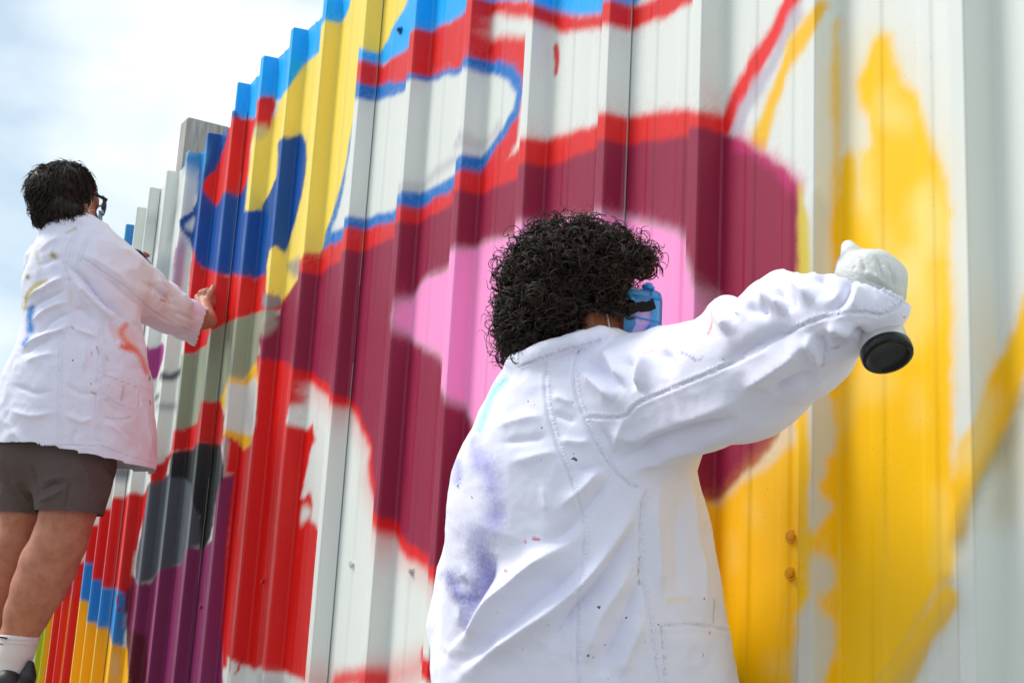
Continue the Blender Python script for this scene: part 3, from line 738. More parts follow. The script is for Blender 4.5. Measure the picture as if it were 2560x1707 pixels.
# ------------------------------------------------------------------ painter with curly hair
def rows_from_px(rows, depth, bfac, bmin=0.0, bmax=9):
    out = []
    for y, l, r in rows:
        P = at_d((l+r)/2, y, depth); a = (r-l)/2*depth/FPX
        out.append((P[2], P[0], P[1], a, min(bmax, max(bmin, a*bfac))))
    return out
FD = 2.06
frows = rows_from_px([(852, 1372, 1500), (880, 1330, 1535), (905, 1286, 1565), (935, 1258, 1605), (975, 1240, 1645), (1014, 1224, 1672), (1069, 1188, 1700), (1123, 1156, 1728), (1200, 1129, 1748), (1287, 1118, 1770), (1369, 1116, 1783), (1440, 1113, 1795), (1533, 1107, 1810), (1643, 1106, 1836), (1707, 1101, 1848), (1900, 1096, 1872), (2110, 1090, 1890)], FD, 0.84, 0.05, 0.185)
ftorso = Loft(frows, RHV, FHV)
FARM = [at_d(1530, 1000, 2.03), at_d(1640, 990, 1.97), at_d(1720, 972, 1.92), at_d(1860, 932, 1.81), at_d(1985, 840, 1.72), at_d(2070, 800, 1.66), at_d(2140, 774, 1.62), at_d(2205, 762, 1.60)]
FARMR = [0.098, 0.094, 0.092, 0.089, 0.079, 0.053, 0.042, 0.029]
FCUT = at_d(2197, 721, 1.60); FCN = 0.45*CR+0.87*CU+0.18*CF; FCN /= np.linalg.norm(FCN)
FLA = [at_d(1300, 1120, 2.18), at_d(1225, 1330, 2.22), at_d(1172, 1560, 2.16), at_d(1190, 1720, 2.05)]
ring = [(1288, 908, 2.02), (1355, 880, 1.975), (1438, 853, 1.96), (1505, 834, 1.975), (1540, 846, 2.02)]
RING = [at_d(*a) for a in ring] + [at_d(1520, 858, 2.11), at_d(1420, 880, 2.14), at_d(1320, 905, 2.10), at_d(1288, 908, 2.02)]
bumps = [((1815, 770), 0.021, 1.84), ((1905, 752), 0.020, 1.77), ((1987, 700), 0.024, 1.71), ((2092, 702), 0.030, 1.645), ((1655, 855), 0.020, 1.95)]
bumps2 = [((2240, 764), 0.011, 1.60), ((2172, 798), 0.014, 1.60)]
FHEM = frows[-1][0]+0.02
def fcoat_sdf(p):
    d = ftorso(p)
    d = smin(d, chain(p, FARM, FARMR, 0.02), 0.055)
    d = smin(d, chain(p, FLA, [0.080, 0.070, 0.064, 0.055], 0.01), 0.04)
    d = smin(d, chain(p, RING, [0.012]*len(RING)), 0.016)
    for (x, y), r, dd in bumps: d = smin(d, rc(p, at_d(x, y, dd), at_d(x+22, y+70, dd-0.03), r*0.92, r*0.5), 0.026)
    for (x, y), r, dd in bumps2: d = smin(d, ell(p, at_d(x, y, dd), (r, r, r)), 0.022)
    d = np.maximum(d, ((p-FCUT)@FCN))
    return np.maximum(d, FHEM-p[:, 2])
allp = np.array(FARM+FLA+[np.array([r[1], r[2], r[0]]) for r in frows])
lo, hi = allp.min(0)-0.24, allp.max(0)+0.24; lo[2] = FHEM-0.03; hi[2] = max(a[2] for a in FARM)+0.16
V, F = surface(fcoat_sdf, lo, hi, 0.0065)
fc = V[F].mean(1)
bad = (fc[:, 2] < FHEM+0.005) | ((np.abs((fc-FCUT)@FCN) < 0.005) & (np.linalg.norm(fc-FCUT, axis=1) < 0.12))
V, F = drop_faces(V, F, bad)
V = relax(V, F, 3, 0.5)
V, F = subdivide(V, F); V = relax(V, F, 2, 0.5)
Hc = crop(1050, 850, 1.829); Gc = crop(1760, 500, 3.136)
FFOLDS = [
 (Hc([(1000, 720), (900, 900), (760, 1090), (560, 1260), (330, 1420), (170, 1560)]), 13, 30),
 (Hc([(985, 800), (905, 960), (800, 1120), (700, 1230), (560, 1420)]), -11, 20),
 (Hc([(760, 1000), (600, 1150), (380, 1330), (180, 1500)]), -9, 22),
 (Hc([(720, 900), (480, 1060), (300, 1230), (130, 1470)]), 12, 30),
 (Hc([(330, 960), (300, 1110), (230, 1280), (140, 1430)]), -10, 22),
 (Hc([(180, 1080), (230, 1160), (260, 1220)]), -6, 14), (Hc([(160, 1120), (200, 1220), (190, 1320)]), 5, 14),
 (Hc([(970, 1000), (900, 1130), (800, 1300), (760, 1500)]), 9, 24), (Hc([(1000, 1080), (940, 1250), (860, 1420), (820, 1560)]), -7, 20),
 (Hc([(1010, 1250), (950, 1400), (900, 1560)]), 6, 20),
 (Hc([(860, 620), (780, 740), (680, 860), (560, 940)]), -6, 18), (Hc([(830, 560), (740, 680), (640, 760)]), 6, 20),
 (Hc([(340, 400), (450, 370), (560, 345)]), 4, 14), (Hc([(370, 470), (480, 460), (590, 440)]), -4, 12), (Hc([(420, 560), (560, 520), (640, 520)]), 4, 16), (Hc([(560, 660), (575, 720), (590, 790)]), 3, 10),
 (Hc([(610, 330), (680, 360), (720, 380)]), -4, 10), (Hc([(630, 460), (720, 470), (790, 460)]), 4, 12), (Hc([(700, 590), (790, 580), (850, 560)]), -4, 12), (Hc([(600, 250), (660, 270), (700, 300)]), 3, 10),
 # sleeve
 (Hc([(735, 150), (770, 180), (850, 225), (900, 270)]), 8, 18), (Hc([(740, 90), (830, 130), (900, 190), (950, 230)]), -9, 16), (Hc([(820, 60), (880, 110), (930, 190)]), 8, 16), (Hc([(940, 60), (960, 130), (1000, 230)]), -8, 16), (Hc([(1050, 40), (1030, 120), (1000, 230)]), 8, 18), (Hc([(1110, 30), (1130, 100), (1140, 180)]), -6, 18),
 (Hc([(820, 420), (960, 450), (1100, 420), (1300, 330), (1500, 250)]), 6, 26), (Hc([(900, 560), (1040, 480), (1240, 400), (1480, 350)]), -7, 24), (Hc([(960, 600), (1100, 540), (1280, 470), (1500, 430)]), 7, 22),
 (Hc([(800, 380), (870, 480), (900, 580)]), -5, 14), (Hc([(940, 340), (900, 440), (880, 520)]), 4, 14),
 (Gc([(40, 830), (110, 920), (180, 1000), (200, 1080)]), 9, 16), (Gc([(180, 790), (240, 900), (310, 960)]), -10, 15), (Gc([(290, 850), (260, 930), (180, 1010)]), 8, 13), (Gc([(330, 830), (420, 860), (540, 880)]), -8, 14), (Gc([(430, 750), (540, 800), (680, 850)]), 9, 18), (Gc([(560, 700), (640, 760), (760, 830)]), -9, 16), (Gc([(660, 600), (760, 700), (900, 780)]), 8, 20),
 (Gc([(880, 570), (940, 660), (1020, 760)]), -8, 16), (Gc([(1150, 600), (1120, 720), (1060, 800), (960, 880)]), -9, 14), (Gc([(1180, 640), (1180, 760), (1150, 860)]), 6, 14),
 (Gc([(800, 1040), (870, 1150), (900, 1280)]), 8, 18), (Gc([(870, 1030), (930, 1130), (930, 1250)]), -9, 15), (Gc([(960, 980), (1080, 1000), (1180, 1060)]), 8, 16), (Gc([(1000, 1080), (1100, 1120), (1150, 1170)]), -8, 14), (Gc([(1190, 1000), (1250, 1060), (1290, 1110)]), -8, 12),
 (Gc([(100, 1340), (330, 1180), (560, 1060), (780, 1010)]), -7, 20), (Gc([(300, 1500), (500, 1340), (700, 1200), (820, 1060)]), 8, 24), (Gc([(500, 1540), (640, 1440), (800, 1380), (900, 1330)]), -6, 20),
 # right flank
 (Hc([(1090, 640), (1070, 800), (1090, 1000), (1110, 1200)]), 5, 18), (Hc([(1210, 560), (1240, 800), (1280, 1000), (1310, 1250)]), 5, 14), (Hc([(1170, 700), (1180, 900), (1200, 1200)]), -4, 18)]
FSEAMS = [
 (Hc([(578, 110), (574, 260), (610, 430), (680, 620), (740, 800), (742, 1000), (716, 1200), (724, 1560), (730, 1700)]), 15),
 (Hc([(740, 25), (712, 80), (704, 200), (740, 330), (830, 520), (940, 650), (1010, 682)]), 15),
 (Hc([(760, 352), (930, 352), (1000, 290), (1200, 205), (1400, 118), (1555, 48)]) + Gc([(500, 1120), (900, 935), (1200, 880), (1400, 895), (1540, 800)]), 15),
 (Hc([(1028, 685), (1000, 780), (1006, 1000), (1042, 1250), (1090, 1568), (1110, 1720)]), 15),
 (Hc([(1100, 1310), (1200, 1303), (1300, 1307), (1412, 1332)]), 14), (Hc([(1100, 1312), (1118, 1560), (1130, 1700)]), 9),
 (Gc([(1165, 590), (1300, 660), (1440, 745), (1560, 810)]), 10), ([(1300, 918), (1362, 890), (1445, 864), (1515, 846)], 8)]
PUR = (120, 112, 205)
FST = [(Hc([(300, 560), (330, 660), (350, 800)]), (140, 132, 220), 16, 22, 0.6), (Hc([(240, 460), (255, 560)]), (140, 135, 225), 12, 18, 0.5), (Hc([(172, 560), (168, 640)]), PUR, 6, 12, 0.7),
       (Hc([(270, 940), (290, 1060), (280, 1130)]), (108, 100, 185), 20, 22, 0.7), (Hc([(150, 1080), (190, 1160), (250, 1200)]), (84, 78, 160), 16, 16, 0.8), (Hc([(240, 880), (330, 860)]), (150, 145, 225), 12, 26, 0.5), (Hc([(220, 1250), (215, 1300)]), (120, 112, 200), 8, 16, 0.5),
       (Hc([(400, 178), (350, 240), (310, 320), (275, 410)]), (96, 212, 232), 5, 9, 0.85), (Hc([(525, 905), (548, 908)]), (205, 70, 100), 3, 2, 0.9), (Hc([(395, 1052), (412, 1058)]), (205, 80, 110), 2.5, 2, 0.9), (Hc([(485, 915), (488, 925)]), (225, 110, 150), 2, 2, 0.8),
       (Hc([(1205, 58), (1245, 80), (1268, 96), (1290, 78)]), (96, 84, 150), 1.6, 1.6, 0.8), (Hc([(1040, 70), (1070, 45)]), (240, 150, 120), 1.6, 2, 0.8), (Hc([(1000, 990), (1002, 1100), (1012, 1112)]), (90, 80, 80), 1.4, 1.4, 0.8), (Hc([(955, 1050), (988, 1055)]), (110, 110, 120), 1.2, 1.2, 0.8),
       (Gc([(85, 905), (75, 960), (30, 1050)]), (240, 90, 60), 2.2, 2.2, 0.85), (Gc([(1345, 1030), (1395, 1030)]), (190, 90, 80), 3, 3, 0.6), (Gc([(1000, 1170), (1070, 1160)]), (120, 100, 90), 2, 3, 0.6), (Gc([(930, 1300), (945, 1230)]), (170, 130, 100), 2, 3, 0.5),
       (Hc([(1350, 990), (1358, 1030)]), (225, 80, 60), 2, 2, 0.8), (Hc([(1330, 1180), (1335, 1290)]), (80, 150, 160), 1.2, 1.5, 0.7), (Hc([(1140, 1190), (1230, 1180)]), (235, 225, 150), 4, 6, 0.5), (Hc([(1318, 1335)]), (225, 60, 50), 2.5, 1.5, 0.9)]
V, C = cloth_detail(V, F, FFOLDS, FSEAMS, FST, 0.62)
base_xy = (frows[-1][1], frows[-1][2])
P1 = empty('person', 'person with curly black hair in stained white coat spraying yellow with outstretched arm', 'person', None)
P1.location = (base_xy[0], base_xy[1], 0)
O1 = np.array(P1.location)
coat = mesh_obj('coat', V-O1, F, mcoat.m, P1, True); vcol(coat, C)
mst = NB('white_seam_cotton', tuple(lin((237, 237, 254))), 0.85, 0.25)
stitches(V, F, FSEAMS, 8.0, coat, O1, mst.m, (0.0032, 0.0017, 0.0006))
btn = NB('dark_steel_stud', (0.06, 0.06, 0.065), 0.35, 0.5, 0.8)
def disc(name, c, n, r, t, mat, parent, off, seg=14):
    bm = bmesh.new(); bmesh.ops.create_cone(bm, cap_ends=True, segments=seg, radius1=r, radius2=r*0.9, depth=t)
    bmesh.ops.bevel(bm, geom=[e for e in bm.edges if len(e.link_faces) == 2 and e.calc_face_angle() > 0.6], offset=t*0.25, segments=1, affect='EDGES')
    me = bpy.data.meshes.new(name); bm.to_mesh(me); bm.free(); me.materials.append(mat)
    o = bpy.data.objects.new(name, me); COL.objects.link(o); o.parent = parent
    o.rotation_euler = Vector(n).to_track_quat('Z', 'Y').to_euler(); o.location = Vector(np.asarray(c)-np.asarray(off)); return o
disc('cuff_stud', at_d(2256, 783, 1.583), -CF+0.6*CR, 0.0065, 0.004, btn.m, coat, O1)

# body: head, neck, trunk, arms and legs as one skin
HF = np.array([0.04, 1.0]); HR = frame(HF)
EAR = at_d(1471, 798, 2.015)
HC = EAR - HR[:, 0]*0.084 + HR[:, 1]*0.022 + HR[:, 2]*0.010
legx = np.array([RHV[0], RHV[1], 0])
pel = np.array([base_xy[0], base_xy[1], 0.86])
def fbody_sdf(p):
    d = head_sdf(p, HC, HR, 1.07)
    nb = at_d(1425, 905, 2.07)
    d = smin(d, rc(p, HC+HR@np.array([0, -0.025, -0.06]), nb, 0.056, 0.062), 0.03)
    d = smin(d, rc(p, nb+np.array([0, 0, -0.10]), pel, 0.11, 0.12), 0.05)
    d = smin(d, chain(p, [FARM[0], FARM[2], FARM[3], FARM[4], FARM[6], at_d(2180, 745, 1.612)], [0.055, 0.05, 0.046, 0.040, 0.026, 0.024], 0.01), 0.04)
    d = smin(d, chain(p, FLA, [0.055, 0.045, 0.04, 0.028], 0.01), 0.04)
    for sx in (-1, 1):
        hip = pel+legx*sx*0.09; kn = np.array([hip[0]+legx[0]*sx*0.02, hip[1]+0.02, 0.47]); an = np.array([kn[0], kn[1]-0.03, 0.09])
        d = smin(d, chain(p, [hip, kn, an], [0.095, 0.06, 0.042], 0.02), 0.03)
    return d
skin1 = skin_mat('brown_skin', (156, 96, 66), (132, 74, 52))
lo = np.array([base_xy[0]-0.45, base_xy[1]-0.42, 0.03]); hi = np.array([FARM[-1][0]+0.1, base_xy[1]+0.42, HC[2]+0.16])
V, F = surface(fbody_sdf, lo, hi, 0.0048); V = relax(V, F, 2, 0.5)
body1 = mesh_obj('body', V-O1, F, skin1, P1, True)
mtr = NB('charcoal_trouser_cloth', (0.035, 0.036, 0.042), 0.9, 0.2); mtr.bump(mtr.noise(30, 4, 0.6).outputs['Fac'], 0.4, 0.01)
def ftr_sdf(p):
    d = rc(p, pel+np.array([0, 0, 0.06]), pel, 0.135, 0.14)
    for sx in (-1, 1):
        hip = pel+legx*sx*0.09; kn = np.array([hip[0]+legx[0]*sx*0.02, hip[1]+0.02, 0.47]); an = np.array([kn[0], kn[1]-0.03, 0.085])
        d = smin(d, chain(p, [hip, kn, an], [0.115, 0.085, 0.072], 0.02), 0.02)
    return np.maximum(d, 0.055-p[:, 2])
V, F = surface(ftr_sdf, (base_xy[0]-0.35, base_xy[1]-0.35, 0.03), (base_xy[0]+0.35, base_xy[1]+0.35, 1.1), 0.011)
V = relax(V, F, 2); mesh_obj('trousers', V-O1, F, mtr.m, P1, True)
mshoe = NB('black_shoe_leather', (0.02, 0.02, 0.022), 0.5)
def shoe(name, ank, fdir, parent, off, toe_drop=0.0, z0=0.0):
    f = np.array([fdir[0], fdir[1], 0]); f /= np.linalg.norm(f)
    h0 = ank-f*0.045; h0[2] = z0+0.045+toe_drop; t0 = ank+f*0.15; t0[2] = z0+0.036
    def s_(p):
        d = rc(p, h0, t0, 0.043, 0.038); d = smin(d, rc(p, np.array([ank[0], ank[1], z0+0.06+toe_drop]), np.array([ank[0], ank[1], z0+0.10+toe_drop]), 0.044, 0.042), 0.02)
        return np.maximum(d, z0-p[:, 2]+toe_drop*np.clip(1-((p-h0)@f)/0.12, 0, 1))
    pts = np.array([h0, t0]); V, F = surface(s_, pts.min(0)-0.08, pts.max(0)+0.10, 0.006); V = relax(V, F, 2)
    return mesh_obj(name, V-off, F, mshoe.m, parent, True)
for sx in (-1, 1):
    hip = pel+legx*sx*0.09; shoe('shoe', np.array([hip[0]+legx[0]*sx*0.02, hip[1]-0.01, 0]), HF, P1, O1)

# hair
hm1 = hair_mat('black_brown_curls', (0.013, 0.009, 0.007), (0.062, 0.041, 0.031), 0.5)
Rimg = np.stack([np.array([RHV[0], RHV[1], 0]), np.array([FHV[0], FHV[1], 0]), np.array([0, 0, 1.0])], 1)
def fhair_env(p, g=0.0):
    d = ell(p, at_d(1428, 704, 2.085), (0.095-g, 0.110-g, 0.083-g), Rimg)
    d = smin(d, ell(p, at_d(1378, 748, 2.055), (0.074-g, 0.090-g, 0.078-g), Rimg), 0.03)
    d = smin(d, ell(p, at_d(1338, 838, 2.065), (0.050-g, 0.062-g, 0.044-g), Rimg), 0.03)
    d = smin(d, ell(p, at_d(1396, 825, 2.045), (0.044-g, 0.062-g, 0.045-g), Rimg), 0.02)
    d = smin(d, ell(p, at_d(1545, 668, 2.055), (0.052-g, 0.060-g, 0.044-g), Rimg), 0.03)
    return d
hc = at_d(1430, 720, 2.07)
V, F = surface(lambda p: fhair_env(p, 0.016)-n3(p, 0.02, 5)*0.010, hc-0.22, hc+0.22, 0.006)
mesh_obj('hair_core', V-O1, F, hm1, P1, True)
EV, EF = surface(lambda p: fhair_env(p)-n3(p, 0.042, 31)*0.022, hc-0.24, hc+0.24, 0.007); EN = vnormals(EV, EF)
def curls(n, EV, EN, rad, ln, turns, thick, inset, keep, k=20):
    i = rng.integers(0, len(EV), n); c = EV[i]+rng.normal(0, 0.004, (n, 3)); nn = EN[i]
    c = c-nn*rng.uniform(*inset, n)[:, None]
    m = keep(c); c, nn = c[m], nn[m]; n = len(c)
    ax = nn*rng.uniform(-0.1, 0.9, n)[:, None]+rng.normal(0, 0.75, (n, 3))+np.array([0, 0, -0.35]); ax /= np.linalg.norm(ax, axis=1)[:, None]
    e1 = np.cross(ax, rng.normal(0, 1, (n, 3))); e1 /= np.linalg.norm(e1, axis=1)[:, None]; e2 = np.cross(ax, e1)
    t = np.linspace(0, 1, k)[None, :, None]
    L = rng.uniform(*ln, n)[:, None, None]; r = rng.uniform(*rad, n)[:, None, None]*(0.75+0.45*np.sin(t*2.6+rng.uniform(0, 3, n)[:, None, None]))
    w = (rng.uniform(*turns, n)*2*np.pi)[:, None, None]
    p = c[:, None]+ax[:, None]*L*(t-0.35)+r*(np.cos(w*t)*e1[:, None]+np.sin(w*t)*e2[:, None])
    th = rng.uniform(*thick, n)[:, None]*np.clip(np.minimum(t[..., 0]*5+0.4, (1-t[..., 0])*3+0.25), 0, 1)
    return p, np.broadcast_to(th, (n, k)).copy()
def fkeep(c):
    q, z = proj(c); x, y = q[:, 0], q[:, 1]
    face = ((x > 1566) & (y > 676+(x-1566)*0.12)) | ((x > 1512) & (y > 775)) | ((x > 1448) & (x < 1512) & (y > 768)) | ((x > 1420) & (y > 845))
    side = (z < 2.10)
    return ~(face & side)
pa, ra_ = curls(1500, EV, EN, (0.0050, 0.0125), (0.018, 0.040), (0.9, 2.2), (0.0006, 0.0012), (-0.003, 0.018), fkeep, 22)
oo = rng.normal(0, 0.0017, (4, len(pa), 1, 3))*np.linspace(0.5, 1.5, 22)[None, None, :, None]
pa = np.concatenate([pa+o_ for o_ in oo]); ra_ = np.concatenate([ra_]*4)
V, F = tubes(pa, ra_)
pb, rb_ = curls(1500, EV, EN, (0.006, 0.011), (0.015, 0.035), (0.9, 1.8), (0.0004, 0.0008), (-0.016, -0.001), fkeep)
V2, F2 = tubes(pb, rb_)
mesh_obj('curly_hair', np.concatenate([V, V2])-O1, np.concatenate([F, F2+len(V)]), hm1, P1, True)

# goggles, strap, mask string, in the head's own axes
def hl(*q): return HC+HR@(np.array(q, float)*1.09)
mgs = NB('clear_blue_soft_plastic', tuple(lin((70, 175, 255))), 0.12, 0.6)
mgs.b.inputs['Alpha'].default_value = 0.72
mrim = NB('blue_goggle_frame', tuple(lin((0, 160, 250))), 0.2, 0.6); mrim.b.inputs['Alpha'].default_value = 0.9
mlens = NB('clear_goggle_lens', (0.8, 0.9, 0.98), 0.05, 0.5); mlens.b.inputs['Alpha'].default_value = 0.22
mstrap = NB('black_elastic', (0.012, 0.012, 0.013), 0.8, 0.2)
gp = empty('goggles', '', ''); del gp['label']; del gp['category']; gp.parent = P1
gz = 0.019
def gring(y, rx, rz, n=48):
    a = np.linspace(0, 2*np.pi, n, endpoint=False); c_, s_ = np.cos(a), np.sin(a)
    x = rx*np.sign(c_)*np.abs(c_)**0.62; z = rz*np.sign(s_)*np.abs(s_)**0.62
    z = z+np.where(z < 0, 0.010*np.exp(-(x/0.016)**2), 0)          # nose bridge
    yy = y-0.030*(x/0.08)**2
    return np.stack([x, yy, z+gz], 1)
def ringmesh(name, rings, mat, parent, cap=False):
    n = len(rings[0]); V = np.concatenate(rings); V = (HC+1.09*V@HR.T)-O1; Fq = []
    for k in range(len(rings)-1):
        for i in range(n): Fq.append([k*n+i, k*n+(i+1) % n, (k+1)*n+(i+1) % n, (k+1)*n+i])
    if cap: Fq.append([(len(rings)-1)*n+i for i in range(n)])
    return mesh_obj(name, V, Fq, mat, parent, True)
ringmesh('skirt', [gring(0.066, 0.078, 0.041), gring(0.080, 0.080, 0.043), gring(0.108, 0.079, 0.042), gring(0.122, 0.074, 0.038)], mgs.m, gp)
ringmesh('frame_rim', [gring(0.112, 0.0805, 0.043), gring(0.120, 0.082, 0.0445), gring(0.128, 0.080, 0.042), gring(0.131, 0.074, 0.037), gring(0.126, 0.071, 0.034)], mrim.m, gp)
ringmesh('lens', [gring(0.127, 0.073, 0.036), gring(0.133, 0.055, 0.027), gring(0.136, 0.03, 0.014)], mlens.m, gp, True)
for z_, y_ in ((0.020, 0.086), (-0.014, 0.088)):
    tube_obj('skirt_rib', [hl(0.0815, y_-0.045, z_+gz), hl(0.082, y_-0.015, z_+gz), hl(0.080, y_+0.012, z_+gz)], 0.0016, mrim.m, gp, 6, O1)
for q_, r_ in (((0.056, 0.092, 0.042+gz), 0.011), ((0.030, 0.106, 0.043+gz), 0.011), ((0.080, 0.084, -0.029+gz), 0.0105)):
    nrm = HR@(np.array([0.2, 0.1, 1.0]) if q_[2] > 0.02 else np.array([1.0, 0.15, -0.2]))
    v = disc('vent_valve', hl(*q_), nrm, r_, 0.007, mrim.m, gp, O1, 18)
    disc('valve_cap', hl(*q_)+nrm/np.linalg.norm(nrm)*0.005, nrm, r_*0.6, 0.004, mgs.m, gp, O1, 14)
def band(name, pts, w, t, mat, parent):
    P = smooth_poly(np.array([hl(*p) for p in pts]), False, 6); T = np.gradient(P, axis=0); T /= np.linalg.norm(T, axis=1)[:, None]
    Cn = P-HC; Cn -= (Cn*T).sum(1)[:, None]*T; Cn /= np.linalg.norm(Cn, axis=1)[:, None]; B = np.cross(T, Cn)
    V = np.concatenate([P+B*w/2+Cn*t, P-B*w/2+Cn*t, P-B*w/2, P+B*w/2]); n = len(P); Fq = []
    for i in range(n-1):
        for k in range(4): a, b = k*n+i, ((k+1) % 4)*n+i; Fq.append([a, b, b+1, a+1])
    Fq += [[0, n, 2*n, 3*n][::-1], [n-1, 2*n-1, 3*n-1, 4*n-1]]
    return mesh_obj(name, V-O1, Fq, mat, parent, False)
band('strap', [(0.086, 0.066, 0.004+gz), (0.088, 0.050, -0.002+gz), (0.091, 0.028, 0.006), (0.094, 0.0, 0.006), (0.096, -0.03, 0.006), (0.080, -0.075, 0.008), (0.03, -0.108, 0.012), (-0.03, -0.108, 0.012), (-0.08, -0.075, 0.008), (-0.092, 0.0, 0.006), (-0.084, 0.075, 0.004)], 0.0145, 0.0022, mstrap.m, gp)
band('strap_tail', [(0.0865, 0.058, 0.000+gz), (0.0885, 0.070, 0.003+gz), (0.0885, 0.080, 0.009+gz)], 0.0155, 0.003, mstrap.m, gp)
mstr = NB('white_ear_loop', (0.75, 0.73, 0.72), 0.8)
fm = empty('face_mask', '', ''); del fm['label']; del fm['category']; fm.parent = P1
tube_obj('ear_loop', [hl(0.080, 0.004, 0.020), hl(0.0835, 0.014, -0.030), hl(0.0815, 0.022, -0.046), hl(0.072, 0.040, -0.056)], 0.0014, mstr.m, fm, 6, O1)
tube_obj('ear_loop', [hl(0.083, 0.010, -0.052), hl(0.081, 0.022, -0.048), hl(0.078, 0.030, -0.060)], 0.0014, mstr.m, fm, 6, O1)
mmask = NB('pale_blue_mask_cloth', tuple(lin((120, 175, 215))), 0.85)
mv, mq = [], []
for i in range(9):
    for j in range(13):
        a = (j/12-0.5)*2.2; mv.append(hl(0.066*math.sin(a), 0.020+0.098*math.cos(a)*(1-0.12*abs(i-2)/6), -0.012-0.011*i)-O1)
for i in range(8):
    for j in range(12): mq.append([i*13+j, i*13+j+1, (i+1)*13+j+1, (i+1)*13+j])
mesh_obj('mask_panel', mv, mq, mmask.m, fm, True)

# spray can, held at arm's length
B0 = at_d(2221, 893, 1.585); B1 = at_d(2132, 650, 1.705); AX = (B1-B0)/np.linalg.norm(B1-B0)
mcan = NB('printed_aluminium_can', (0.62, 0.62, 0.60), 0.28, 0.5, 0.55)
mblk = NB('gloss_black_plastic', (0.005, 0.005, 0.006), 0.22, 0.3)
def lathe(name, prof, mat, parent, n=36):
    V, Fq = [], []
    for r, h in prof:
        for k in range(n): a = 2*math.pi*k/n; V.append((r*math.cos(a), r*math.sin(a), h))
    for i in range(len(prof)-1):
        for k in range(n): Fq.append([i*n+k, i*n+(k+1) % n, (i+1)*n+(k+1) % n, (i+1)*n+k])
    Fq.append([k for k in range(n)][::-1]); Fq.append([(len(prof)-1)*n+k for k in range(n)])
    o = mesh_obj(name, V, Fq, mat, parent, True)
    md = o.modifiers.new('edge', 'EDGE_SPLIT'); md.split_angle = math.radians(40); return o
def spray_can(label, base, ax, body, capm, r=0.0295):
    e = empty('spray_can', label, 'spray can'); e.location = Vector(base); e.rotation_euler = Vector(ax).to_track_quat('Z', 'Y').to_euler()
    lathe('bottom_cap', [(r*0.70, 0.004), (r*0.78, 0.003), (r*0.90, 0.0), (r*1.03, 0.001), (r*1.06, 0.004), (r*1.06, 0.012), (r*1.01, 0.014)], capm, e)
    lathe('can_body', [(r, 0.0138), (r, 0.150), (r*0.97, 0.156), (r*0.80, 0.168), (r*0.55, 0.176), (r*0.50, 0.179)], body, e)
    lathe('valve_cup', [(r*0.50, 0.177), (r*0.52, 0.182), (r*0.40, 0.183)], body, e)
    lathe('nozzle', [(0.0075, 0.180), (0.0075, 0.193), (0.006, 0.196)], mblk.m, e, 16)
    return e
spray_can('upturned spray can with black base held in white glove against yellow paint', B0, AX, mcan.m, mblk.m)
mgl = NB('white_latex_glove', tuple(lin((214, 216, 214))), 0.55, 0.4); mgl.bump(mgl.noise(55, 5, 0.65).outputs['Fac'], 0.6, 0.006)
def glove_sdf(p):
    g = at_d
    d = rc(p, g(2172, 752, 1.612), g(2176, 716, 1.612), 0.029, 0.026)
    d = smin(d, rc(p, g(2152, 668, 1.618), g(2208, 690, 1.616), 0.018, 0.019), 0.02)
    d = smin(d, rc(p, g(2165, 700, 1.612), g(2205, 705, 1.612), 0.022, 0.022), 0.02)
    fs = [([(2140, 668, 1.620), (2126, 634, 1.635), (2121, 618, 1.665)], [0.012, 0.0105, 0.009]),
          ([(2168, 664, 1.615), (2166, 648, 1.645), (2140, 660, 1.705), (2122, 690, 1.712)], [0.0125, 0.0115, 0.010, 0.0085]),
          ([(2196, 668, 1.615), (2202, 654, 1.645), (2190, 670, 1.705), (2160, 700, 1.715)], [0.0125, 0.0115, 0.010, 0.0085]),
          ([(2222, 690, 1.615), (2234, 684, 1.645), (2232, 700, 1.695), (2200, 730, 1.710)], [0.0115, 0.0105, 0.009, 0.008]),
          ([(2140, 725, 1.612), (2112, 690, 1.630), (2110, 668, 1.660)], [0.014, 0.0115, 0.009]),
          ([(2200, 655, 1.612), (2236, 688, 1.612), (2246, 742, 1.622)], [0.0115, 0.0105, 0.009]),
          ([(2178, 662, 1.603), (2208, 690, 1.597), (2222, 740, 1.604)], [0.0115, 0.0105, 0.009])]
    for j, (pts, r) in enumerate(fs): d = smin(d, chain(p, [g(*a) for a in pts], r, 0.004), 0.005 if j == 0 else 0.014)
    q = p-B0; t = q@AX; rr_ = np.linalg.norm(q-t[:, None]*AX, axis=1)
    return np.maximum(d, 0.0305-rr_-np.where(t > 0.17, 1.0, 0.0))
gc = at_d(2180, 690, 1.64)
V, F = surface(glove_sdf, gc-0.085, gc+0.095, 0.0024); V = relax(V, F, 3)
GF = [(Gc(a), b, c) for a, b, c in (([(1210, 420), (1240, 500), (1250, 590)], -2.2, 6), ([(1330, 430), (1380, 520), (1400, 640)], -2.6, 5), ([(1420, 480), (1470, 560), (1480, 680)], -2.6, 5), ([(1200, 560), (1300, 580), (1420, 650)], 1.8, 7), ([(1230, 620), (1330, 640), (1400, 690)], -1.8, 5), ([(1300, 480), (1340, 560), (1350, 640)], 1.6, 7), ([(1150, 420), (1170, 480), (1160, 550)], -1.5, 5))]
V, _ = cloth_detail(V, F, GF, [], [], 0.5, wr=0.18)
mesh_obj('glove', V-O1, F, mgl.m, P1, True)

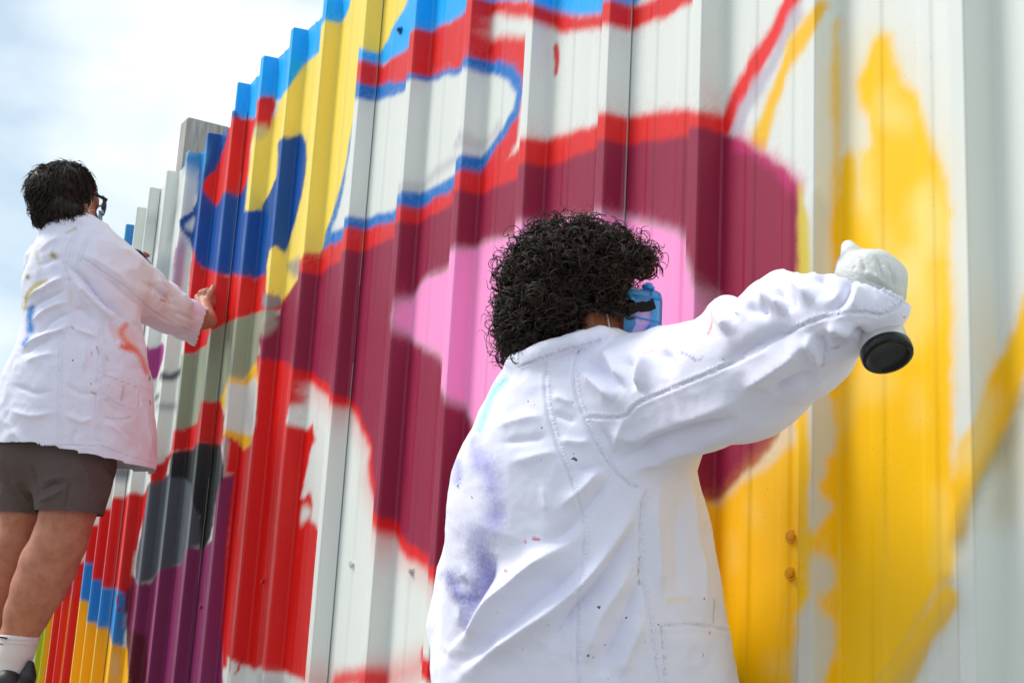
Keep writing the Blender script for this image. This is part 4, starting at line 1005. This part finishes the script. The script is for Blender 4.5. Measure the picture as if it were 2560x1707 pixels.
# ------------------------------------------------------------------ painter in shorts, up on the platform, one hand on the fence
LD = 4.15
lrows = rows_from_px([(540, 165, 238), (552, 146, 250), (566, 126, 272), (590, 108, 298), (620, 92, 318), (660, 77, 332), (708, 62, 340), (761, 56, 345), (815, 60, 352), (871, 48, 364), (940, 18, 378), (1003, 2, 383), (1070, -10, 388), (1130, -14, 391), (1190, -20, 396)], LD, 0.80, 0.05, 0.20)
ltorso = Loft(lrows, RHV, FHV)
LARM = [at_d(238, 668, 4.15), at_d(290, 692, 4.20), at_d(345, 730, 4.30), at_d(420, 775, 4.45), at_d(470, 802, 4.55), at_d(530, 826, 4.66)]
LARMR = [0.098, 0.098, 0.090, 0.072, 0.062, 0.056]
LLA = [at_d(135, 660, 4.28), at_d(200, 760, 4.55), at_d(325, 700, 4.90)]
LCUT = at_d(509, 822, 4.62); LCN = 0.93*CR-0.30*CU+0.2*CF; LCN /= np.linalg.norm(LCN)
LRING = [at_d(*a) for a in ((112, 586, 4.13), (130, 566, 4.10), (160, 551, 4.08), (195, 550, 4.08), (232, 562, 4.10), (262, 568, 4.14), (240, 560, 4.22), (160, 566, 4.23), (112, 586, 4.13))]
lb = [((423, 728), 0.026, 4.44), ((365, 690), 0.030, 4.34), ((480, 768), 0.022, 4.56), ((490, 845), 0.022, 4.60), ((505, 800), 0.028, 4.61)]
LHEM = at_d(190, 1124, 3.97)[2]
def lcoat_sdf(p):
    d = ltorso(p)
    d = smin(d, chain(p, LARM, LARMR, 0.02), 0.05)
    d = smin(d, chain(p, LLA, [0.09, 0.065, 0.045], 0.01), 0.04)
    d = smin(d, chain(p, LRING, [0.013]*len(LRING)), 0.02)
    for (x, y), r, dd in lb: d = smin(d, ell(p, at_d(x, y, dd), (r, r, r)), 0.03)
    d = np.maximum(d, ((p-LCUT)@LCN))
    hem = LHEM-0.028*np.clip(((p[:, 0]-ltorso.r[2, 1])*RHV[0]+(p[:, 1]-ltorso.r[2, 2])*RHV[1])/0.2, -0.3, 1.2)
    return np.maximum(d, hem-p[:, 2])
allp = np.array(LARM+LLA+[np.array([r[1], r[2], r[0]]) for r in lrows])
lo, hi = allp.min(0)-0.22, allp.max(0)+0.22; lo[2] = LHEM-0.07; hi[2] = allp[:, 2].max()+0.05
V, F = surface(lcoat_sdf, lo, hi, 0.0085)
fc = V[F].mean(1); fn_ = np.cross(V[F[:, 2]]-V[F[:, 0]], V[F[:, 3]]-V[F[:, 1]]); fn_ /= np.linalg.norm(fn_, axis=1)[:, None]+1e-12
bad = ((fc[:, 2] < LHEM+0.02) & (fn_[:, 2] < -0.75)) | ((np.abs((fc-LCUT)@LCN) < 0.006) & (np.linalg.norm(fc-LCUT, axis=1) < 0.12))
V, F = drop_faces(V, F, bad)
V = relax(V, F, 3, 0.5); V, F = subdivide(V, F); V = relax(V, F, 2, 0.5)
Ac, Bc = crop(0, 300, 2.45), crop(0, 900, 1.943)
LFOLDS = [(Ac(a), b, c) for a, b, c in (
 ([(390, 880), (470, 935), (560, 1020), (650, 1120), (760, 1215), (870, 1290)], -16, 7), ([(430, 960), (520, 1050), (620, 1160), (700, 1240)], 10, 9), ([(470, 800), (620, 880), (760, 980), (900, 1090)], 5, 14),
 ([(180, 1090), (290, 1015), (400, 955)], 8, 8), ([(185, 1160), (290, 1090), (400, 1040)], -7, 7), ([(190, 1240), (300, 1150), (420, 1110)], 7, 8), ([(220, 1320), (330, 1220), (430, 1180)], -7, 7), ([(130, 1400), (250, 1330), (360, 1290), (430, 1240)], 9, 8), ([(110, 1450), (220, 1380), (330, 1340)], -8, 8), ([(440, 1140), (520, 1180), (590, 1240)], -6, 8), ([(450, 1270), (530, 1300), (600, 1330)], 6, 8),
 ([(240, 820), (300, 760), (380, 700)], 4, 10), ([(250, 900), (330, 860), (380, 840)], -4, 7), ([(470, 1000), (500, 1080), (560, 1160)], 6, 8), ([(650, 1150), (740, 1210), (840, 1270)], 8, 9), ([(660, 1240), (700, 1300), (720, 1380)], -5, 7),
 ([(700, 760), (850, 860), (960, 950)], 6, 12), ([(860, 980), (980, 1060), (1120, 1180)], -8, 8), ([(1000, 1000), (1040, 1060), (1070, 1120)], -10, 6), ([(960, 960), (1000, 1040), (1020, 1100)], 8, 6), ([(1110, 1060), (1150, 1110), (1180, 1160)], 8, 6), ([(1170, 1110), (1200, 1170), (1230, 1230)], -8, 6), ([(900, 1180), (1000, 1230), (1120, 1270)], 6, 9), ([(640, 960), (760, 1060), (860, 1150)], -5, 9), ([(1060, 1180), (1140, 1200), (1210, 1230)], -6, 6),
 ([(500, 1350), (520, 1430), (500, 1540)], 4, 10), ([(150, 1480), (260, 1440), (340, 1430)], 5, 9))] + [(Bc(a), b, c) for a, b, c in (
 ([(60, 120), (160, 160), (260, 150)], -5, 9), ([(40, 240), (150, 270), (270, 250)], 5, 10), ([(310, 120), (390, 160), (460, 170)], -4, 8), ([(310, 260), (400, 300), (460, 280)], 5, 9), ([(500, 180), (560, 240), (600, 260)], -5, 7), ([(500, 300), (590, 360), (640, 430)], 6, 9), ([(560, 330), (640, 370), (700, 440)], -5, 8), ([(60, 330), (120, 400), (130, 440)], 5, 12), ([(380, 330), (360, 390), (370, 430)], -4, 9), ([(690, 200), (720, 330), (730, 450)], 5, 8))]
LSEAMS = [(Ac([(490, 635), (430, 745), (388, 880), (415, 960), (436, 1100), (430, 1255)]), 9), (Ac([(382, 1295), (364, 1420), (357, 1568)]) + Bc([(285, 120), (278, 260), (284, 430)]), 9), (Ac([(640, 652), (545, 715), (492, 820), (466, 905)]), 8),
          (Ac([(492, 840), (600, 912), (760, 1022), (880, 1130), (1040, 1232), (1150, 1285), (1230, 1335)]), 8), (Ac([(632, 1100), (612, 1300), (600, 1568)]) + Bc([(472, 100), (466, 260), (474, 436)]), 9), (Bc([(497, 70), (590, 105), (672, 140)]), 6), (Bc([(497, 160), (590, 222), (670, 232), (674, 140)]), 6), (Ac([(642, 1345), (640, 1450), (632, 1560)]), 6), (Bc([(5, 462), (150, 432), (290, 414), (470, 420)]), 7), (Bc([(484, 416), (580, 452), (680, 482), (750, 505)]), 7), (Bc([(735, 60), (726, 300), (738, 480)]), 5), (Ac([(1262, 1165), (1262, 1240), (1225, 1345)]), 6)]
OLV = (168, 152, 16)
LST = [(Ac([(330, 830)]), OLV, 8, 5, 0.95), (Ac([(178, 965)]), OLV, 5, 4, 0.9), (Ac([(290, 985), (220, 1025), (170, 1080), (148, 1150)]), (186, 172, 30), 6, 5, 0.85), (Ac([(405, 692), (462, 662)]), (190, 186, 110), 2, 2.5, 0.8), (Ac([(232, 810), (245, 880)]), (196, 180, 60), 2.5, 4, 0.6),
       (Ac([(196, 1150), (188, 1220), (186, 1290)]), (20, 132, 216), 8, 6, 0.9), (Ac([(175, 1340), (150, 1375)]), (24, 128, 214), 6, 5, 0.9), (Ac([(440, 1050), (435, 1100)]), (222, 206, 150), 5, 9, 0.4),
       (Ac([(770, 1250), (740, 1310), (790, 1380), (850, 1440), (900, 1545)]), (238, 96, 34), 6, 7, 0.85), (Ac([(740, 1390), (790, 1400)]), (240, 84, 18), 8, 7, 0.9), (Ac([(720, 1300), (800, 1330)]), (244, 150, 110), 12, 16, 0.5),
       (Ac([(985, 1102), (1020, 1112), (1048, 1126)]), (205, 40, 60), 1.6, 1.4, 0.9), (Ac([(590, 1390), (605, 1425)]), (170, 60, 120), 1.6, 1.5, 0.8), (Ac([(560, 1420), (558, 1445)]), (200, 60, 80), 1.3, 1.3, 0.8), (Ac([(920, 1030), (928, 1036)]), (190, 60, 80), 1.5, 1.2, 0.8), (Ac([(435, 1268), (452, 1276)]), (180, 120, 110), 1.5, 1.5, 0.7), (Ac([(650, 1455), (658, 1475)]), (170, 90, 60), 1.6, 1.5, 0.7),
       (Ac([(1180, 1160), (1240, 1200), (1200, 1260)]), (232, 176, 208), 16, 22, 0.55), (Bc([(560, 200), (620, 300), (680, 420)]), (236, 212, 218), 40, 40, 0.45), (Bc([(600, 130), (590, 190)]), (150, 120, 105), 2.5, 4, 0.5), (Bc([(505, 275), (580, 285), (630, 275)]), (120, 112, 118), 1.4, 1.6, 0.5), (Bc([(445, 155), (465, 165)]), (110, 96, 70), 1.6, 1.4, 0.7), (Bc([(725, 80), (725, 95)]), (60, 50, 50), 2, 1.5, 0.8), (Bc([(725, 200), (726, 215)]), (70, 56, 56), 2, 1.5, 0.8)]
V, C = cloth_detail(V, F, LFOLDS, LSEAMS, LST, 1.25, wr=1.1)
lbx = (ltorso.r[1, 1], ltorso.r[1, 2])
LZ = float(at_d(40, 1768, 4.1)[2])            # deck of the platform
P2 = empty('person', 'person in grey shorts and paint-splashed white coat pressing a hand to the fence', 'person')
P2.location = (lbx[0], lbx[1], LZ); O2 = np.array(P2.location)
coat2 = mesh_obj('coat', V-O2, F, mcoat.m, P2, True); vcol(coat2, C)
stitches(V, F, LSEAMS, 5.0, coat2, O2, mst.m, (0.0042, 0.0021, 0.0008))
LF = math.cos(math.radians(30))*FHV+math.sin(math.radians(30))*RHV
LR = frame(LF); LHC = at_d(174, 506, 4.20); LS = 1.0
RLEG = [at_d(178, 1180, 4.10), at_d(172, 1270, 4.10), at_d(150, 1350, 4.10), at_d(122, 1410, 4.11), at_d(96, 1470, 4.12), at_d(69, 1530, 4.13), at_d(44, 1600, 4.13), at_d(32, 1660, 4.13), at_d(26, 1705, 4.13)]
RLR = [0.085, 0.082, 0.080, 0.085, 0.079, 0.067, 0.054, 0.047, 0.045]
LLEG = [at_d(75, 1180, 4.24), at_d(64, 1270, 4.25), at_d(44, 1350, 4.25), at_d(10, 1430, 4.26), at_d(-36, 1560, 4.27), at_d(-56, 1650, 4.27), at_d(-62, 1705, 4.27)]
LLR = [0.075, 0.072, 0.066, 0.070, 0.052, 0.044, 0.042]
def gy(x, y, Y): return at_y(x, y, Y)
FING = [([(521, 748, 1.372), (529, 729, 1.376), (533, 716, 1.384)], [0.0135, 0.012, 0.0095]),
        ([(513, 746, 1.366), (514, 729, 1.362), (520, 724, 1.384)], [0.0135, 0.0125, 0.0095]),
        ([(505, 748, 1.362), (503, 733, 1.358), (508, 727, 1.384)], [0.0135, 0.0125, 0.0095]),
        ([(498, 754, 1.362), (493, 743, 1.360), (497, 737, 1.384)], [0.0125, 0.0115, 0.009]),
        ([(520, 778, 1.382), (532, 760, 1.390), (536, 742, 1.392)], [0.0125, 0.0105, 0.0085])]
hipm = at_d(130, 1110, 4.18)
def lbody_sdf(p):
    d = head_sdf(p, LHC, LR, LS)
    nb = at_d(185, 575, 4.17)
    d = smin(d, rc(p, LHC+LR@np.array([0, -0.03, -0.06]), nb, 0.062, 0.068), 0.03)
    d = smin(d, rc(p, at_d(195, 690, 4.18), hipm, 0.12, 0.10), 0.04)
    d = smin(d, chain(p, LARM[:4]+[at_d(480, 806, 4.58), gy(522, 800, 1.352)], [0.06, 0.06, 0.055, 0.045, 0.036, 0.029], 0.01), 0.03)
    d = smin(d, rc(p, gy(521, 792, 1.356), gy(510, 755, 1.364), 0.026, 0.024), 0.015)
    d = smin(d, rc(p, gy(519, 756, 1.370), gy(501, 760, 1.360), 0.019, 0.017), 0.012)
    for pts, r in FING: d = smin(d, chain(p, [gy(*a) for a in pts], r, 0.003), 0.005)
    d = smin(d, chain(p, LLA, [0.055, 0.042, 0.03], 0.01), 0.03)
    hnd = at_d(340, 668, 4.95)
    d = smin(d, rc(p, LLA[-1], hnd, 0.03, 0.03), 0.02)
    for dx in (0, 8, 16, 24): d = smin(d, chain(p, [at_d(330+dx, 668-dx*0.4, 4.93), at_d(336+dx, 640-dx*0.2, 4.93), at_d(346+dx, 632+dx*0.3, 4.97)], [0.011, 0.010, 0.0085]), 0.004)
    d = smin(d, chain(p, RLEG, RLR, 0.02), 0.03)
    return smin(d, chain(p, LLEG, LLR, 0.02), 0.02)
skin2 = skin_mat('tan_skin', (190, 132, 106), (172, 108, 86))
pts = np.array(RLEG+LLEG+LARM+LLA+[LHC]); lo = pts.min(0)-0.16; hi = pts.max(0)+0.16; hi[1] = 1.44
V, F = surface(lbody_sdf, lo, hi, 0.0052); V = relax(V, F, 2, 0.5)
mesh_obj('body', V-O2, F, skin2, P2, True)
# shorts
msh = NB('taupe_jersey_cloth', tuple(lin((98, 87, 85))), 0.9, 0.2); msh.bump(msh.noise(34, 5, 0.65).outputs['Fac'], 0.5, 0.010)
SR = [at_d(188, 1090, 4.12), at_d(186, 1160, 4.11), at_d(180, 1220, 4.10), at_d(170, 1310, 4.09)]; SL = [at_d(85, 1090, 4.22), at_d(78, 1160, 4.24), at_d(68, 1230, 4.25), at_d(60, 1320, 4.26)]
RCUT = at_d(170, 1288, 4.09)[2]
def lsh_sdf(p):
    d = smin(chain(p, SR, [0.130, 0.124, 0.112, 0.100], 0.01), chain(p, SL, [0.11, 0.104, 0.096, 0.09], 0.01), 0.022)
    d = smin(d, ell(p, hipm, (0.19, 0.17, 0.16), Rimg), 0.03)
    return np.maximum(d, RCUT-p[:, 2])
pp = np.array(SR+SL); V, F = surface(lsh_sdf, pp.min(0)-0.22, pp.max(0)+0.22, 0.0085)
fc = V[F].mean(1); V, F = drop_faces(V, F, fc[:, 2] < RCUT+0.006)
V = relax(V, F, 2); V, F = subdivide(V, F); V = relax(V, F, 1)
SHF = [(Bc(a), b, c) for a, b, c in (([(180, 690), (250, 660), (320, 620)], 8, 6), ([(180, 650), (240, 610), (320, 590)], -7, 6), ([(190, 600), (260, 570), (330, 560)], 5, 7), ([(345, 560), (330, 650), (318, 735)], -4, 4), ([(500, 520), (540, 600), (500, 690)], 6, 10), ([(380, 480), (420, 560), (430, 660)], 4, 14), ([(60, 560), (110, 640), (150, 690)], 5, 8), ([(160, 480), (176, 600), (186, 700)], -6, 6))]
V, C = cloth_detail(V, F, SHF, [(Bc([(190, 714), (250, 710), (320, 708), (400, 720), (485, 744)]), 5), (Bc([(60, 745), (120, 730), (190, 712)]), 5)], [], 1.25, wr=0.6)
mesh_obj('shorts', V-O2, F, msh.m, P2, True)
# socks and shoes
msk = NB('white_rib_knit', tuple(lin((222, 218, 222))), 0.95, 0.2); msk.bump(msk.noise(60, 2, 0.5, stretch=(6, 6, 0.6)).outputs['Fac'], 0.5, 0.003)
def sock(leg, rad, off):
    def s_(p):
        d = chain(p, leg, rad, 0.01); zt = leg[0][2]-0.004
        t = (leg[0][2]-p[:, 2]); d = d-0.0018*(np.sin(t*520) > 0.2)*(t < 0.035)
        return np.maximum(d, p[:, 2]-zt)
    pp = np.array(leg); V, F = surface(s_, pp.min(0)-0.08, pp.max(0)+0.08, 0.0035); V = relax(V, F, 1); return mesh_obj('sock', V-O2, F, msk.m, P2, True)
k1 = sock([at_d(49, 1584, 4.13), at_d(40, 1625, 4.13), at_d(32, 1665, 4.13), at_d(26, 1735, 4.13)], [0.062, 0.056, 0.051, 0.048], O2)
sock([at_d(-46, 1600, 4.27), at_d(-56, 1650, 4.27), at_d(-62, 1720, 4.27)], [0.054, 0.048, 0.046], O2)
tube_obj('sock_mark', [at_d(-6, 1591, 4.066), at_d(8, 1593, 4.064), at_d(18, 1595, 4.066)], 0.0028, mblk.m, k1, 6, O2)
for ank, ddz in ((RLEG[-1], 0.03), (LLEG[-1], 0.0)):
    a = np.array([ank[0], ank[1], LZ]); shoe('shoe', a, (-0.9, 0.35), P2, O2, ddz, LZ)
def coll_sdf(p):
    d = rc(p, at_d(70, 1690, 4.09), at_d(76, 1660, 4.10), 0.020, 0.013)
    d = smin(d, rc(p, at_d(70, 1690, 4.09), at_d(50, 1730, 4.10), 0.022, 0.04), 0.02); return smin(d, rc(p, at_d(20, 1722, 4.07), at_d(50, 1730, 4.10), 0.030, 0.04), 0.02)
V, F = surface(coll_sdf, at_d(50, 1700, 4.09)-0.12, at_d(50, 1700, 4.09)+0.12, 0.005); V = relax(V, F, 2); mesh_obj('shoe_collar', V-O2, F, mshoe.m, P2, True)
# short dark hair
hm2 = hair_mat('dark_brown_straight_hair', (0.013, 0.010, 0.009), (0.055, 0.040, 0.033), 0.48)
def lhair_env(p, g=0.0):
    d = ell(p, at_d(150, 484, 4.17), (0.104-g, 0.125-g, 0.092-g), Rimg)
    d = smin(d, ell(p, at_d(128, 540, 4.14), (0.058-g, 0.075-g, 0.050-g), Rimg), 0.04)
    d = smin(d, ell(p, at_d(184, 468, 4.18), (0.052-g, 0.11-g, 0.072-g), Rimg), 0.04)
    return smin(d, ell(p, at_d(165, 530, 4.10), (0.060-g, 0.05-g, 0.045-g), Rimg), 0.03)
hc = at_d(155, 495, 4.15)
V, F = surface(lambda p: lhair_env(p, 0.008)-n3(p, 0.03, 5)*0.010, hc-0.22, hc+0.22, 0.006)
fq, _ = proj(V[F].mean(1))
mesh_obj('hair_core', V-O2, F, hm2, P2, True)
EV, EF = surface(lambda p: lhair_env(p, 0.004), hc-0.24, hc+0.24, 0.007); EN = vnormals(EV, EF)
n = 5200; i = rng.integers(0, len(EV), n); c = EV[i]+rng.normal(0, 0.004, (n, 3)); nn = EN[i]
crown = at_d(118, 440, 4.10)
q, z = proj(c)
kp = ~((q[:, 0] > 208) & (q[:, 1] > 488)) & ~((q[:, 1] > 560) & (q[:, 0] > 150)); c, nn = c[kp], nn[kp]; n = len(c)
tg = c-crown+np.array([0, 0, -0.05])+rng.normal(0, 0.03, (n, 3))+np.stack([n3(c, 0.045, k)*0.30 for k in (1, 2, 3)], 1); tg -= (tg*nn).sum(1)[:, None]*nn; tg /= np.linalg.norm(tg, axis=1)[:, None]+1e-9
t = np.linspace(0, 1, 7)[None, :, None]; L = rng.uniform(0.022, 0.05, n)[:, None, None]
lift = rng.uniform(-0.2, 0.55, n)[:, None, None]
pa = c[:, None]-nn[:, None]*0.003+tg[:, None]*L*t+nn[:, None]*L*(lift*t-0.55*t*t*(lift > 0)*0.5-L*3.2*t*t)
th = rng.uniform(0.0011, 0.0021, n)[:, None]*np.linspace(1, 0.15, 7)[None]
V, F = tubes(pa, th); mesh_obj('short_hair', V-O2, F, hm2, P2, True)
# sunglasses, mask and loops
def h2(*q): return LHC+LR@(np.array(q, float)*LS)
sg = empty('sunglasses', '', ''); del sg['label']; del sg['category']; sg.parent = P2
mdk = NB('dark_tinted_lens', (0.01, 0.012, 0.014), 0.08, 0.6)
for sx in (1, -1):
    tube_obj('temple', [h2(sx*0.082, -0.02, 0.022), h2(sx*0.083, 0.03, 0.024), h2(sx*0.080, 0.075, 0.022)], [0.0035, 0.0045, 0.006], mblk.m, sg, 8, O2)
    lv, lq = [], []
    for a_ in range(7):
        for b_ in range(6):
            u, w = a_/6, b_/5; ang = 0.16+1.05*u
            zz = 0.030-0.046*w*(1-0.25*(u-0.4)**2)
            for rr_ in (0,): lv.append(h2(sx*0.088*math.sin(ang), 0.022+0.092*math.cos(ang)+0.004*math.sin(3.14*w), zz)-O2)
    for a_ in range(6):
        for b_ in range(5): lq.append([a_*6+b_, a_*6+b_+1, (a_+1)*6+b_+1, (a_+1)*6+b_])
    lo_ = mesh_obj('lens', lv, lq, mdk.m, sg, True); sm_ = lo_.modifiers.new('thick', 'SOLIDIFY'); sm_.thickness = 0.003
tube_obj('bridge', [h2(0.014, 0.112, 0.022), h2(0, 0.118, 0.024), h2(-0.014, 0.112, 0.022)], 0.003, mblk.m, sg, 8, O2)
fm2 = empty('face_mask', '', ''); del fm2['label']; del fm2['category']; fm2.parent = P2
mv = []
for i_ in range(9):
    for j in range(13):
        a_ = (j/12-0.5)*2.3; mv.append(h2(0.070*math.sin(a_), 0.026+0.096*math.cos(a_)*(1-0.10*abs(i_-2)/6), -0.012-0.0115*i_)-O2)
mesh_obj('mask_panel', mv, mq, mmask.m, fm2, True)
for pts in ([(0.080, -0.004, 0.028), (0.088, -0.032, 0.010), (0.087, -0.030, -0.024), (0.084, -0.004, -0.040), (0.066, 0.040, -0.020)], [(0.081, 0.004, 0.028), (0.087, 0.010, -0.010), (0.082, 0.008, -0.046), (0.066, 0.034, -0.095)], [(0.085, 0.002, -0.036), (0.084, 0.012, -0.040), (0.076, 0.028, -0.040)]):
    tube_obj('ear_loop', [h2(*a_) for a_ in pts], 0.0013, mstr.m, fm2, 6, O2)
c0 = at_d(376, 682, 5.02); c1 = at_d(346, 645, 4.90); ax2 = (c1-c0)/np.linalg.norm(c1-c0)
mcan2 = NB('black_printed_can', (0.02, 0.022, 0.024), 0.3, 0.5)
spray_can('black spray can gripped in the other hand of the painter in shorts', c0, ax2, mcan2.m, mblk.m, 0.024)

# ------------------------------------------------------------------ platform under the second painter
mpl = NB('sawn_pine_board', (0.42, 0.30, 0.18), 0.85); pz = mpl.noise(8, 5, 0.6, stretch=(1, 10, 10)); pr_ = mpl.ramp(pz.outputs['Fac'], 0.3, 0.7, (0.30, 0.20, 0.11), (0.52, 0.39, 0.24))
mpl.l(pr_.outputs[0], mpl.b.inputs['Base Color']); mpl.bump(pz.outputs['Fac'], 0.4, 0.003)
PF = empty('work_platform', 'low timber trestle platform under the feet of the painter in shorts', 'platform')
PF.location = (-4.2, 0.8, 0); OP = PF.location
for k in range(3): box('plank', -4.72, -3.72, 0.50+0.2*k, 0.69+0.2*k, LZ-0.04, LZ, mpl.m, PF, 0.004, OP)
for xx in (-4.60, -3.92):
    box('bearer', xx, xx+0.08, 0.48, 1.10, LZ-0.13, LZ-0.042, mpl.m, PF, 0.004, OP)
    for yy in (0.52, 0.98): box('leg', xx+0.01, xx+0.07, yy, yy+0.07, 0.0, LZ-0.131, mpl.m, PF, 0.004, OP)
